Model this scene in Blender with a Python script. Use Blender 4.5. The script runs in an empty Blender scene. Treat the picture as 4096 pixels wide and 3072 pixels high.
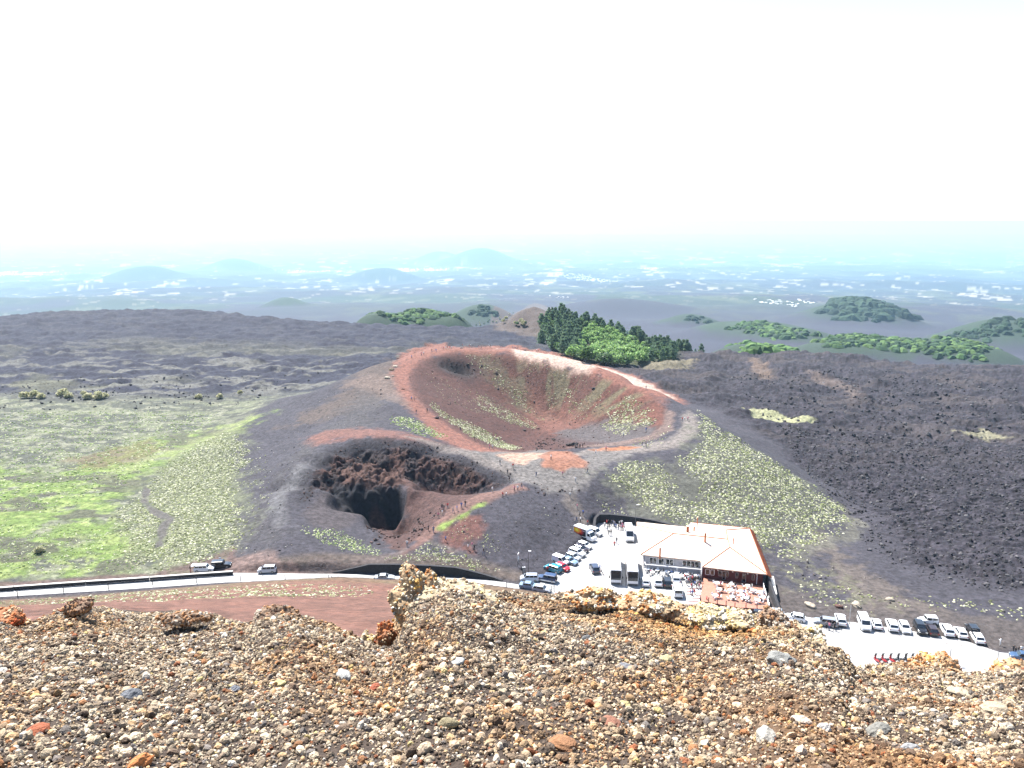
import bpy, bmesh, math, random
import numpy as np
from mathutils import Vector, Matrix
from mathutils.geometry import delaunay_2d_cdt
random.seed(7); RS = np.random.RandomState(7)
scene = bpy.context.scene; COL = scene.collection
# ------------------------------------------------------------------ camera
H = 80.0; PITCH = math.radians(12.0); FPX = 3077.0
cam_d = bpy.data.cameras.new('camera'); cam = bpy.data.objects.new('camera', cam_d); COL.objects.link(cam)
cam.location = (0, 0, H); cam.rotation_euler = (math.radians(90) - PITCH, 0, 0)
cam_d.sensor_fit = 'HORIZONTAL'; cam_d.sensor_width = 36.0; cam_d.lens = 36.0 * FPX / 4096.0
cam_d.clip_start = 0.1; cam_d.clip_end = 200000.0
scene.camera = cam
# ------------------------------------------------------------------ sky and sun
SUN_EL = math.radians(57); SUN_AZ = math.atan2(-0.60, 0.80)      # azimuth from +Y towards +X
world = bpy.data.worlds.new('World'); scene.world = world; world.use_nodes = True
wn = world.node_tree.nodes; wn.clear(); wl = world.node_tree.links
wo = wn.new('ShaderNodeOutputWorld'); wb = wn.new('ShaderNodeBackground'); sk = wn.new('ShaderNodeTexSky')
sk.sky_type = 'NISHITA'; sk.sun_disc = False; sk.sun_elevation = SUN_EL; sk.sun_rotation = SUN_AZ
sk.altitude = 1900; sk.air_density = 1.5; sk.dust_density = 2.0; sk.ozone_density = 1.0
wb.inputs[1].default_value = 0.092
wl.new(sk.outputs[0], wb.inputs[0]); wl.new(wb.outputs[0], wo.inputs[0])
sun_d = bpy.data.lights.new('sun', 'SUN'); sun_d.energy = 5.0; sun_d.angle = math.radians(0.5); sun_d.color = (1.0, 0.955, 0.89)
sun = bpy.data.objects.new('sun', sun_d); COL.objects.link(sun)
SUNV = Vector((math.sin(SUN_AZ) * math.cos(SUN_EL), math.cos(SUN_AZ) * math.cos(SUN_EL), math.sin(SUN_EL)))
sun.rotation_euler = SUNV.to_track_quat('Z', 'Y').to_euler(); sun.location = (0, 0, 200)
scene.view_settings.view_transform = 'Standard'; scene.view_settings.look = 'None'
scene.view_settings.exposure = 1.75; scene.view_settings.gamma = 1.0
scene.render.engine = 'CYCLES'
cy = scene.cycles; cy.use_denoising = True; cy.denoiser = 'OPENIMAGEDENOISE'; cy.denoising_input_passes = 'RGB_ALBEDO_NORMAL'; cy.max_bounces = 5; cy.diffuse_bounces = 3; cy.glossy_bounces = 2
cy.transmission_bounces = 3; cy.volume_bounces = 0; cy.transparent_max_bounces = 6; cy.use_adaptive_sampling = True
cy.adaptive_threshold = 0.02; cy.caustics_reflective = False; cy.caustics_refractive = False
# ------------------------------------------------------------------ helpers
SP, CP = math.sin(PITCH), math.cos(PITCH)
def k_of(v): return SP + (v - 1536.0) / FPX * CP            # fall per unit of depth
def wt(u, v, t):
    return ((u - 2048.0) / FPX * t, t * (CP - (v - 1536.0) / FPX * SP), H - t * k_of(v))
def Z(u, v, z): return wt(u, v, (H - z) / k_of(v))          # point seen at (u, v) of the photo lying at height z
def T(u, v, t): return wt(u, v, t)                          # point seen at (u, v) at depth t
def G(u, t, z):                                             # column u, depth t, height z
    yd = ((H - z) / t - SP) / CP
    return ((u - 2048.0) / FPX * t, t * (CP - yd * SP), z)
_tab = RS.rand(256, 256).astype(np.float32)
def vn(x, y, s=0):
    x = np.asarray(x, dtype=np.float64) + s * 37.13; y = np.asarray(y, dtype=np.float64) + s * 91.7
    xi = np.floor(x); yi = np.floor(y); fx = x - xi; fy = y - yi
    fx = fx * fx * (3 - 2 * fx); fy = fy * fy * (3 - 2 * fy)
    xi = xi.astype(np.int64) & 255; yi = yi.astype(np.int64) & 255; x1 = (xi + 1) & 255; y1 = (yi + 1) & 255
    return ((_tab[xi, yi] * (1 - fx) + _tab[x1, yi] * fx) * (1 - fy) + (_tab[xi, y1] * (1 - fx) + _tab[x1, y1] * fx) * fy)
def fbm(x, y, o=4, s=0, g=0.5):
    a = 1.0; r = 0; n = 0
    for i in range(o):
        r = r + a * vn(x * 2 ** i, y * 2 ** i, s + i * 3); n += a; a *= g
    return r / n                                            # 0..1, mean 0.5
def sstep(a, b, x):
    t = np.clip((x - a) / (b - a), 0, 1); return t * t * (3 - 2 * t)
def gblur(a, sig):
    n = max(1, int(3 * sig)); k = np.exp(-0.5 * (np.arange(-n, n + 1) / sig) ** 2); k /= k.sum()
    for ax in (0, 1):
        p = np.pad(a, [(n, n) if i == ax else (0, 0) for i in (0, 1)], mode='edge'); r = np.zeros_like(a)
        for i, w in enumerate(k):
            r += w * (p[i:i + a.shape[0], :] if ax == 0 else p[:, i:i + a.shape[1]])
        a = r
    return a
def new_mat(name):
    m = bpy.data.materials.new(name); m.use_nodes = True; m.node_tree.nodes.clear(); return m
def mat(name, col, rough=0.8, metal=0.0, noise=0.0, nscale=5.0, bump=0.0, bscale=20.0, spec=0.5, vcol=None, emit=None, coat=0.0):
    m = new_mat(name); N = m.node_tree.nodes; L = m.node_tree.links
    out = N.new('ShaderNodeOutputMaterial'); b = N.new('ShaderNodeBsdfPrincipled'); L.new(b.outputs[0], out.inputs[0])
    b.inputs['Roughness'].default_value = rough; b.inputs['Metallic'].default_value = metal
    b.inputs['Specular IOR Level'].default_value = spec; b.inputs['Coat Weight'].default_value = coat
    src = None
    if vcol:
        a = N.new('ShaderNodeAttribute'); a.attribute_name = vcol; src = a.outputs['Color']
    tc = N.new('ShaderNodeTexCoord')
    if noise > 0:
        nz = N.new('ShaderNodeTexNoise'); nz.inputs['Scale'].default_value = nscale; nz.inputs['Detail'].default_value = 6
        nz.inputs['Roughness'].default_value = 0.65
        L.new(tc.outputs['Object'], nz.inputs['Vector'])
        mr = N.new('ShaderNodeMapRange'); mr.inputs[1].default_value = 0.3; mr.inputs[2].default_value = 0.7
        mr.inputs[3].default_value = 1 - noise; mr.inputs[4].default_value = 1 + noise; L.new(nz.outputs['Fac'], mr.inputs[0])
        mx = N.new('ShaderNodeMix'); mx.data_type = 'RGBA'; mx.blend_type = 'MULTIPLY'; mx.inputs[0].default_value = 1
        if src is None: mx.inputs[6].default_value = (*col, 1)
        else: L.new(src, mx.inputs[6])
        L.new(mr.outputs[0], mx.inputs[7]); src = mx.outputs[2]
    if src is None: b.inputs['Base Color'].default_value = (*col, 1)
    else: L.new(src, b.inputs['Base Color'])
    if bump > 0:
        n2 = N.new('ShaderNodeTexNoise'); n2.inputs['Scale'].default_value = bscale; n2.inputs['Detail'].default_value = 5
        L.new(tc.outputs['Object'], n2.inputs['Vector'])
        bp = N.new('ShaderNodeBump'); bp.inputs['Strength'].default_value = 1.0; bp.inputs['Distance'].default_value = bump
        L.new(n2.outputs['Fac'], bp.inputs['Height']); L.new(bp.outputs[0], b.inputs['Normal'])
    return m
def np_mesh(name, V, F, mats=(), smooth=False, col=None, colname='Col', fmat=None):
    """V (n,3); F (m,3) or (m,4) int array"""
    me = bpy.data.meshes.new(name); V = np.asarray(V, np.float32); F = np.asarray(F, np.int32)
    me.vertices.add(len(V)); me.vertices.foreach_set('co', V.ravel())
    k = F.shape[1]; me.loops.add(F.size); me.loops.foreach_set('vertex_index', F.ravel())
    me.polygons.add(len(F)); me.polygons.foreach_set('loop_start', np.arange(0, F.size, k, dtype=np.int32))
    me.polygons.foreach_set('use_smooth', np.full(len(F), smooth, dtype=bool))
    if fmat is not None: me.polygons.foreach_set('material_index', np.asarray(fmat, np.int32))
    for m in mats: me.materials.append(m)
    if col is not None:
        at = me.color_attributes.new(colname, 'FLOAT_COLOR', 'POINT')
        c4 = np.ones((len(V), 4), np.float32); c4[:, :3] = col; at.data.foreach_set('color', c4.ravel())
    me.update(calc_edges=True); return me
def link(name, me, parent=None, loc=None, rz=0.0, **props):
    o = bpy.data.objects.new(name, me); COL.objects.link(o)
    if loc is not None: o.location = loc
    if rz: o.rotation_euler = (0, 0, rz)
    if parent is not None: o.parent = parent
    for k, v in props.items():
        if v is not None: o[k] = v
    return o
def copy_tree(o, parent=None):
    c = o.copy(); COL.objects.link(c); c.parent = parent
    for ch in list(o.children): copy_tree(ch, c)
    return c
# ------------------------------------------------------------------ terrain: control points seen in the photo -> world
PT = []
def add(*p): PT.extend(p)
# big crater rim
RIM = [(2100,1812,8),(1950,1792,9),(1870,1752,10),(1800,1710,11),(1720,1640,13),(1650,1570,16),(1632,1500,18),(1680,1440,20.5),(1800,1408,22),(1950,1400,22.5),
       (2080,1412,22),(2200,1440,21),(2350,1476,19),(2500,1524,17),(2600,1572,15),(2660,1625,13),(2672,1690,11),(2610,1745,9.5),(2480,1775,8.3),(2350,1785,8)]
add(*[Z(*p) for p in RIM])
# outer trail edge of the big crater
add(Z(1560,1500,18.5),Z(1570,1580,15.5),Z(1660,1655,13.5),Z(1750,1730,12),Z(1880,1790,10.5),Z(1990,1830,9.2),Z(1620,1425,20.5),Z(1700,1400,22),Z(1850,1390,23),
    Z(2050,1392,22.5),Z(2200,1412,21.5),Z(2350,1445,19.5),Z(2500,1498,17.5),Z(2650,1560,15.2),Z(2750,1620,13.3),Z(2792,1685,12),Z(2778,1740,10.7),Z(2700,1785,9.5),Z(2560,1805,8.6),Z(2400,1812,8.1),Z(2250,1818,8))
# crater floor
add(Z(2040,1785,3.2),Z(2150,1775,2.5),Z(2300,1770,3),Z(2430,1750,3.8),Z(2120,1735,1),Z(2220,1690,-0.5),Z(2140,1665,0),Z(2280,1700,1),Z(2380,1710,2.5))
# left shoulder / silhouette
add(Z(1500,1455,19.5),Z(1400,1500,16),Z(1250,1570,11),Z(1100,1635,6),Z(950,1690,2),Z(1450,1520,16.5),Z(1340,1600,12),Z(1250,1700,8.5),Z(1100,1780,4.5),Z(1000,1880,2.5),Z(960,2000,1.5),Z(940,2150,.6),Z(850,1740,1),Z(860,1850,1.2))
add(G(1250,355,2),G(1500,375,4),G(1640,400,5),G(1000,340,1),G(1740,395,8),G(1740,376,20.5),G(1640,372,16),G(1850,372,18),G(1850,410,4),G(2000,400,4),G(2200,390,2),G(2350,375,0),G(2500,350,0),G(2650,325,1),G(2760,305,2))
# dark knoll between the craters
add(Z(1560,1612,16),Z(1480,1640,14),Z(1440,1700,12.5),Z(1650,1665,14.2),Z(1550,1705,13),Z(1700,1735,12.3),Z(1830,1775,11.2))
# small crater rim
add(Z(1140,2050,5),Z(1160,1960,7),Z(1220,1870,9),Z(1300,1800,11.5),Z(1400,1755,13.2),Z(1550,1742,14),Z(1700,1765,13),Z(1850,1812,11),Z(1980,1868,9.8),Z(2080,1915,8.4))
add(Z(1090,2080,3.5),Z(1180,1830,8.6),Z(1330,1745,12),Z(1170,2130,4.2),Z(1250,2190,3.4),Z(1330,2228,3),Z(1480,2238,2.8),Z(1560,2215,2.9),Z(1640,2180,3.4),Z(1720,2125,4.8),Z(1780,2060,6.8),Z(1860,2010,8.3),Z(2000,1970,8.4),Z(2080,1950,8.2))
# walls of the small crater
add(Z(1230,1950,5.4),Z(1270,1880,6.8),Z(1350,1830,8.3),Z(1450,1830,8.5),Z(1560,1830,8.6),Z(1700,1835,8.3),Z(1820,1870,7.7),Z(1930,1900,7.4))
add(T(1420,1860,232),T(1550,1880,231.5),T(1650,1890,230.5))
add(T(1700,1858,230),T(1800,1880,227.5),T(1880,1895,226),T(1970,1912,224.5),T(2030,1925,222))
add(G(1660,226.5,3),G(1720,227,0),G(1800,224.8,0),G(1880,223.3,.5),G(1970,222,2.5),G(1700,221,1),G(1800,218.5,0),G(1880,218,.5),G(1960,218,2.5))
add(Z(1660,1925,6.8),Z(1730,1952,6.4),Z(1800,1968,6.3),Z(1900,1970,6.7),Z(1990,1958,7.3))
add(T(1350,1905,225),T(1400,1885,226),T(1480,1872,227),T(1560,1888,226),T(1615,1908,224),T(1350,1950,219.5),T(1430,1942,219),T(1500,1958,218.6),T(1590,1962,218.4),T(1608,1925,221))
PIT = [G(1330,219,3.2),G(1355,216.2,0),G(1400,214.6,-3),G(1375,218.2,1.0),G(1430,217.8,-3),G(1500,217.4,-7),G(1570,217.2,-9),G(1604,217.4,-9),G(1440,214.5,-2.5),G(1500,213,-7),G(1560,211,-9),G(1604,210,-9)]
add(*PIT)
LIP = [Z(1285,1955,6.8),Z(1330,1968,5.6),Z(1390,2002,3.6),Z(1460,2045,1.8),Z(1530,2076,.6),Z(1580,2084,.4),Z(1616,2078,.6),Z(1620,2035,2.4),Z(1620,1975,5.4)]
add(*LIP)
add(Z(1640,1950,7),Z(1750,2000,5.4),Z(1700,2080,3.2),Z(1800,1985,6.8),Z(1900,1975,7.6),Z(1560,2160,.4),Z(1450,2120,.8),Z(1350,2100,2.3),Z(1300,2030,4),Z(1450,2190,1.6),Z(1570,2190,1.7),Z(1250,2080,4))
# saddle, orange mound, way down to the car park
add(Z(2150,1838,8.1),Z(2060,1835,8.4),Z(2330,1880,8),Z(2450,1840,8),Z(2200,1900,7.6),Z(2150,1960,7),Z(2250,1960,6),Z(2300,2020,4),Z(2340,2075,1.8),Z(2370,2120,.3),Z(2190,1822,10.8),Z(2280,1835,10),Z(2130,1835,9),Z(2340,1862,8.4),Z(2200,1860,9.4))
add(Z(2330,1975,5.5),Z(2420,1900,7.6),Z(2420,2000,3.5),Z(2380,2055,2.6),Z(2395,2062,2.4),Z(2500,2055,2.8),Z(2600,2075,2.4),Z(2700,2105,1.8),Z(2850,2120,1.2),Z(2400,2084,0),Z(2500,2092,0),Z(2600,2110,0),Z(2700,2130,0))
add(Z(2600,1850,8),Z(2750,1850,8),Z(2700,1920,6.2),Z(2850,1900,7.2),Z(2600,1960,4.6),Z(2800,2000,3.3),Z(2950,2000,3),Z(2960,1850,7.5),Z(3050,2100,.2),Z(3150,2040,.5))
# right silhouette of the flank
add(Z(2790,1650,12.6),Z(2900,1718,10.6),Z(3050,1812,5.7),Z(3200,1912,1.2),Z(3310,1990,-2),Z(3390,2052,-4),Z(3330,2112,-3),Z(3180,2160,-1.2),Z(3100,2190,-.3),Z(3250,1980,-.5))
add(G(2900,292,3),G(3000,285,-1),G(3150,275,-4),G(3300,262,-6),Z(3450,2000,-6),Z(3200,1800,-7),Z(3000,1650,-7),Z(2800,1550,-6),Z(4200,1700,-8),Z(3500,1700,-8),Z(3500,1500,-12),Z(4200,1500,-14),Z(3500,2150,-4),Z(4200,2150,-3),Z(4200,2000,-5),Z(3700,1850,-7),Z(3300,2300,-.6),Z(3700,2340,-.8),Z(4200,2400,-.6),Z(3150,2250,-.2),Z(3350,2420,0.1),Z(3700,2440,0.1),Z(4200,2520,.1))
# hill between trail and car park, terrace above the retaining wall
add(Z(2050,2090,6),Z(2180,2040,5.4),Z(1950,2150,4.5),Z(2100,2200,2.6),Z(2230,2130,2.4),Z(1850,2200,2.6),Z(2150,2290,.1),Z(2235,2205,.1),Z(2350,2130,.15),Z(2000,2268,1.2),Z(1750,2180,3.4),Z(1900,2225,2.6))
add(Z(1450,2252,2.2),Z(1600,2250,2.3),Z(1800,2258,2.1),Z(1950,2280,1.2),Z(1340,2275,.5))
add(Z(1345,2296,0),Z(1450,2298,0),Z(1600,2298,0),Z(1800,2305,0),Z(1950,2322,0),Z(2060,2330,0))
# flat z=0 country by the road, grass field, left lava
for u in (-900,-400,0,300,600,900,1200): add(Z(u,2330,0))
for u in (1500,1800,2100): add(Z(u,2345,0))
add(Z(2300,2300,0),Z(2450,2200,0),Z(2700,2250,0),Z(3000,2300,0),Z(3150,2400,0),Z(3400,2520,0),Z(4000,2600,0),Z(4900,2650,0))
for v,z in ((2200,.3),(2080,.8),(1950,.6),(1820,.9),(1700,.4),(1600,1.2)):
    for u in (-900,-300,100,420,720): add(Z(u,v,z + .5*math.sin(u*.013+v*.02)))
add(Z(900,1560,1),Z(600,1500,1.5),Z(1100,1500,1.5),Z(0,1500,1),Z(-800,1500,1),Z(300,1400,2),Z(900,1420,2),Z(1400,1400,1),Z(-500,1400,2))
SILL = [(-900,1290,0),(-300,1275,.5),(0,1262,1),(150,1249,1.5),(400,1236,2),(650,1234,2),(850,1241,2),(1000,1261,1),(1200,1276,0),(1400,1288,-1),(1600,1300,-2),(1800,1304,-3),(1900,1308,-4)]
for u,v,z in SILL:
    p = Z(u,v,z); add(p); x,y,zz = p; s = 1 + 70 / y; add((x*s,y*s,zz-34)); s = 1 + 35 / y; add((x*s,y*s,zz-12))
add(Z(1700,1350,0),Z(2000,1370,-2),Z(2200,1420,-3),Z(2400,1460,-5))
SILR = [(2860,1418,-12),(3000,1412,-13),(3150,1408,-14),(3350,1418,-15),(3550,1440,-16),(3800,1462,-17),(4200,1480,-18),(5000,1500,-19)]
for u,v,z in SILR:
    p = Z(u,v,z); add(p); x,y,zz = p; s = 1 + 60 / y; add((x*s,y*s,zz-26)); s = 1 + 25 / y; add((x*s,y*s,zz-7))
# wooded hill and bare cinder cone behind the crater
WCREST = [(2215,1250,622),(2350,1290,606),(2500,1338,590),(2650,1384,572),(2800,1416,556)]
add(*[T(*p) for p in WCREST]); add(*[G(u,t+75,T(u,v,t)[2]-38) for u,v,t in WCREST])
add(Z(2150,1345,-5),Z(2250,1405,-4),Z(2400,1448,-5),Z(2560,1458,-6),Z(2720,1435,-9),T(2230,1320,590),T(2330,1360,575),T(2450,1390,562),T(2600,1420,552))
add(T(2138,1214,640),T(2112,1220,638),T(2168,1222,636),T(2050,1262,632),T(1990,1292,625),T(2060,1318,604),T(2130,1330,598),T(2010,1310,612),T(2120,1270,620),T(2190,1250,628))
add(G(2140,690,-26),G(2040,680,-30),G(1960,672,-26),G(2000,720,-42),G(2140,740,-45),(1960/3077*0-14,655,-14))
for x in range(-900, 1001, 150): add((x, 800, -62)); 
for x in (-900, 1000):
    for y in (150, 300, 450, 600, 700): add((x, y, -5 if y < 640 else -35))
add((-900, 60, 0), (1000, 60, 0), (0, 60, 0), (-400, 60, 0), (400, 60, 0))
R0 = 0.75; X0, X1, Y0, Y1 = -800.0, 850.0, 100.0, 790.0
gx = np.arange(X0, X1, R0); gy = np.arange(Y0, Y1, R0)
GXX, GYY = np.meshgrid(gx, gy, indexing='ij'); GZ = np.zeros_like(GXX)
vs, es, fs = delaunay_2d_cdt([Vector((p[0], p[1])) for p in PT], [], [], 0, 0.05)[:3]
PA = np.array([(p[0], p[1]) for p in PT]); PZ = np.array([p[2] for p in PT])
vz = [PZ[np.argmin((PA[:, 0] - q[0]) ** 2 + (PA[:, 1] - q[1]) ** 2)] for q in vs]
for f in fs:
    (ax, ay), (bx, by), (cx, cy_) = [(vs[i][0], vs[i][1]) for i in f]; za, zb, zc = [vz[i] for i in f]
    i0 = max(0, int((min(ax, bx, cx) - X0) / R0)); i1 = min(len(gx), int((max(ax, bx, cx) - X0) / R0) + 2)
    j0 = max(0, int((min(ay, by, cy_) - Y0) / R0)); j1 = min(len(gy), int((max(ay, by, cy_) - Y0) / R0) + 2)
    if i0 >= i1 or j0 >= j1: continue
    px = GXX[i0:i1, j0:j1]; py = GYY[i0:i1, j0:j1]
    d = (by - cy_) * (ax - cx) + (cx - bx) * (ay - cy_)
    if abs(d) < 1e-9: continue
    w0 = ((by - cy_) * (px - cx) + (cx - bx) * (py - cy_)) / d; w1 = ((cy_ - ay) * (px - cx) + (ax - cx) * (py - cy_)) / d; w2 = 1 - w0 - w1
    m = (w0 >= -1e-6) & (w1 >= -1e-6) & (w2 >= -1e-6)
    s = GZ[i0:i1, j0:j1]; s[m] = (w0 * za + w1 * zb + w2 * zc)[m]
b1 = gblur(GZ, 3.4); b2 = gblur(GZ, 0.9); b4 = gblur(GZ, 5)
cmk = np.exp(-(((GXX + 43) / 28) ** 4 + ((GYY - 212) / 17) ** 4))          # keep the pit walls steep
farm = sstep(380, 460, GYY); flat = (1 - sstep(0, 1, (GYY - 205) / 10)) * sstep(20, 32, GXX)
GZ = b1 * (1 - cmk) + b2 * cmk; GZ = GZ * (1 - farm) + b4 * farm * .6 + b1 * farm * .4
def bil(A, x, y):
    fx = np.clip((np.asarray(x) - X0) / R0, 0, len(gx) - 1.001); fy = np.clip((np.asarray(y) - Y0) / R0, 0, len(gy) - 1.001)
    i = fx.astype(int); j = fy.astype(int); fx = fx - i; fy = fy - j
    return (A[i, j] * (1 - fx) + A[i + 1, j] * fx) * (1 - fy) + (A[i, j + 1] * (1 - fx) + A[i + 1, j + 1] * fx) * fy
FOOTX = [-300, -110, -95, -60, -40, -10, 20, 40, 45, 52, 60, 75, 110, 300]; FOOTY = [151, 152.5, 154, 161, 163.5, 161, 152, 138, 131, 118, 107, 99, 95, 92]
FARR = np.log([700, 1000, 1500, 2000, 3000, 5000, 10000, 20000, 40000, 90000]); FARZ = [-62, -96, -140, -172, -236, -350, -600, -850, -965, -1000]
HILLS = [  # u, v of top, depth, radius, (steepness exponent)
    (1500,1252,930,48),(1680,1240,980,62),(1800,1262,960,40),(1930,1217,1700,95),(4020,1275,1500,112),(3420,1203,2230,150),(580,1063,9000,420),
    (930,1034,12000,420),(1530,1071,8500,400),(1925,992,14000,640),(1760,1006,15000,500),(1140,1190,3000,85),(2480,1198,2600,220),(2760,1256,1900,75),
    (3050,1288,1500,110),(2950,1292,1550,80),(3190,1318,1400,80),(3000,1376,960,55),(3120,1392,950,42),(3450,1348,1080,85),(3750,1358,1060,85),(3900,1384,1010,55),(3330,1372,1040,50)]
HW = [(T(u, v, t), r) for u, v, t, r in HILLS]
def zfar(x, y):
    r = np.sqrt(x * x + y * y); z = np.interp(np.log(np.maximum(r, 700)), FARR, FARZ)
    z = z + (fbm(x / 900, y / 900, 4, 11) - .5) * np.clip(r * .02, 0, 160) * sstep(700, 1500, r)
    for (hx, hy, hz), R in HW:
        d = np.sqrt((x - hx) ** 2 + (y - hy) ** 2) / R
        d = d * (1 + .25 * (fbm(x / R, y / R, 2, 5) - .5)); w = np.where(d < 1.9, (np.cos(np.clip(d / 1.9, 0, 1) * math.pi) + 1) / 2, 0) ** 1.25
        z = np.maximum(z, z * (1 - w) + hz * w) if False else z * (1 - w) + np.maximum(z, hz) * w
    return z
def zground(x, y, detail=True):
    x, y = np.broadcast_arrays(np.asarray(x, float), np.asarray(y, float)); shp = x.shape; x = x.ravel(); y = y.ravel(); o = np.zeros(len(x))
    w = y < 785
    if w.any(): o[w] = znear(x[w], y[w], detail)
    v = y > 725
    if v.any():
        f = sstep(725, 783, y[v]); o[v] = o[v] * (1 - f) + zfar(x[v], y[v]) * f
    return o.reshape(shp)
def znear(x, y, detail=True):
    zn = bil(GZ, x, y)
    if detail:
        pave = pave_mask(x, y)
        fl = np.clip(left_lava(x, y) + right_lava(x, y), 0, 1) * (1 - pave)
        n1 = np.abs(fbm(x / 16, y / 11, 4, 21) - .5) * 2; n2 = fbm(x / 4, y / 2.6, 3, 31) - .5
        rl_ = right_lava(x, y); og = np.hypot(x - 60, (y - 470) * .8); zn = zn + rl_ * (1 - pave) * sstep(250, 330, y) * (np.sin(og / 3.6 + 5 * fbm(x / 40, y / 40, 2, 27)) * .7 + (fbm(x / 45, y / 30, 3, 29) - .5) * 5)
        zn = zn + rl_ * (1 - pave) * (fbm(x / 1.7, y / 1.3, 2, 37) - .5) * 1.5
        zn = zn + fl * ((n1 - .25) * 3.2 * np.clip(y / 320, .35, 1.3) + n2 * 1.0)
        zn = zn + (1 - pave) * ((fbm(x / 5, y / 5, 3, 41) - .5) * .35 + (fbm(x / .9, y / .9, 2, 45) - .5) * .1)
        ck = craggy(x, y) * (1 - pave)
        al = np.exp(-((x + 24) / 6.5) ** 2 - ((y - 332) / 3.0) ** 2); zn = zn - 3.2 * al; ck = ck + np.clip(al * 1.6, 0, .5)
        zn = zn + ck * ((.5 - np.abs(fbm(x / 6.5, y / 4.5, 3, 51, .55) - .5) * 5) * 1.5 + (fbm(x / 2.2, y / 1.8, 3, 54, .6) - .5) * 3.4 + (fbm(x / .8, y / .8, 2, 57) - .5) * 1.3)
        zn = zn * (1 - pave)
    yf = np.interp(x, FOOTX, FOOTY); d = yf - y
    s1 = np.interp(x, [-200, 20, 60, 200], [.36, .42, .60, .60])
    hs = np.where(d < 40, d * s1, 40 * s1 + (d - 40) * .50)
    hs = np.maximum(hs, 0) + (np.clip(d, 0, 8) / 8) * (fbm(x / 6, y / 4, 3, 61) - .5) * .9
    zn = np.where(d > 0, np.minimum(hs, 79 - np.abs(x) * .25), zn)
    return zn
def seg_dist(x, y, P):
    d = np.full(np.shape(x), 1e9)
    for (ax, ay), (bx, by) in zip(P[:-1], P[1:]):
        dx, dy = bx - ax, by - ay; t = np.clip(((x - ax) * dx + (y - ay) * dy) / (dx * dx + dy * dy + 1e-12), 0, 1)
        d = np.minimum(d, np.hypot(x - ax - t * dx, y - ay - t * dy))
    return d
def poly_sd(x, y, P):
    """signed distance, positive inside"""
    P = list(P); d = seg_dist(x, y, P + [P[0]]); ins = np.zeros(np.shape(x), bool)
    for (ax, ay), (bx, by) in zip(P, P[1:] + [P[0]]):
        if abs(by - ay) < 1e-12: continue
        ins ^= ((ay > y) != (by > y)) & (x < (bx - ax) * (y - ay) / (by - ay) + ax)
    return np.where(ins, d, -d)
def flat_poly(L, z=0.0): return [Z(u, v, z)[:2] for u, v in L]
ROADP = flat_poly([(-600,2395),(-100,2356),(0,2347),(400,2318),(700,2305),(940,2292),(1300,2296),(1650,2302),(1950,2320),(2060,2336),(2140,2352),(2140,2400),(1750,2352),(1500,2330),(1200,2322),(900,2330),(500,2358),(0,2388),(-600,2440)])
LOTP = flat_poly([(2085,2330),(2200,2290),(2300,2205),(2380,2140),(2378,2105),(2390,2092),(2500,2096),(2545,2100),(2600,2250),(3000,2420),(3020,2440),(3100,2447),(3300,2480),(3420,2490),(3620,2520),(3850,2560),(4000,2610),(4100,2620),(4600,2660),(4600,2800),(3900,2790),(3600,2770),(3400,2730),(3200,2650),(3000,2550),(2700,2480),(2500,2440),(2140,2410)])
def pave_mask(x, y):
    m = np.zeros(np.shape(x)); w = (y < 235) & (y > 100)
    if not np.any(w): return m
    xx = np.asarray(x)[w]; yy = np.asarray(y)[w]
    mm = np.maximum(sstep(-2.0, -.3, poly_sd(xx, yy, ROADP)), sstep(-2.0, -.3, poly_sd(xx, yy, LOTP)))
    m[w] = mm; return m
def left_lava(x, y):
    e = 330 + 18 * (fbm(x / 60, y / 60, 2, 71) - .5) + np.clip(x + 100, 0, 120) * .55
    return sstep(0, 30, y - e) * (1 - sstep(-5, 40, x - (y - 300) * .12))
def right_lava(x, y):
    b = np.interp(y, [100, 150, 175, 205, 225, 255, 290, 330, 400, 600], [150, 112, 92, 96, 103, 92, 98, 90, 62, 40])
    return sstep(0, 14, x - b + 10 * (fbm(x / 14, y / 14, 2, 73) - .5))
def craggy(x, y):
    a = poly_sd_safe(x, y, CRAG); return a
def poly_sd_safe(x, y, P, f=2.5):
    m = np.zeros(np.shape(x)); w = (np.abs(x) < 90) & (y > 180) & (y < 400)
    if np.any(w): m[w] = sstep(-.5, f, poly_sd(np.asarray(x)[w], np.asarray(y)[w], P))
    return m
CRAG = [p[:2] for p in (Z(1212,1985,5.6),Z(1245,1895,7.8),Z(1335,1818,10),Z(1450,1775,12.3),Z(1600,1766,13),Z(1745,1796,11.5),Z(1885,1850,9.6),Z(2025,1905,8.2),Z(2062,1933,8),T(2000,1945,220),T(1850,1968,223),T(1700,1955,228),T(1620,1920,223),T(1612,1965,217.5),G(1570,216,-9),T(1480,1990,217),T(1390,1990,217.5),T(1310,1950,217))]
# ------------------------------------------------------------------ picking ground points
def hits(L, detail=False):
    L = np.array(L, float).reshape(-1, 2); u, v = L[:, 0], L[:, 1]; dx = (u - 2048) / FPX; yd = (v - 1536) / FPX
    dy = CP - yd * SP; dz = -(SP + yd * CP); t = np.full(len(u), 100.0); done = np.zeros(len(u), bool)
    p_ = t.copy()
    for _ in range(1400):
        below = (H + dz * t) < zground(dx * t, dy * t, detail); done |= below
        if done.all() or t.max() > 12000: break
        p_ = np.where(done, p_, t); t = np.where(done, t, np.where(t < 700, t * 1.004 + .15, t * 1.015))
    lo = p_; hi = t.copy()
    for _ in range(14):
        mid = (lo + hi) / 2; bl = (H + dz * mid) < zground(dx * mid, dy * mid, detail); hi = np.where(bl, mid, hi); lo = np.where(bl, lo, mid)
    return np.stack([dx * hi, dy * hi, H + dz * hi], 1)
def wpoly(L): return [tuple(p[:2]) for p in hits(L)]
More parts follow.
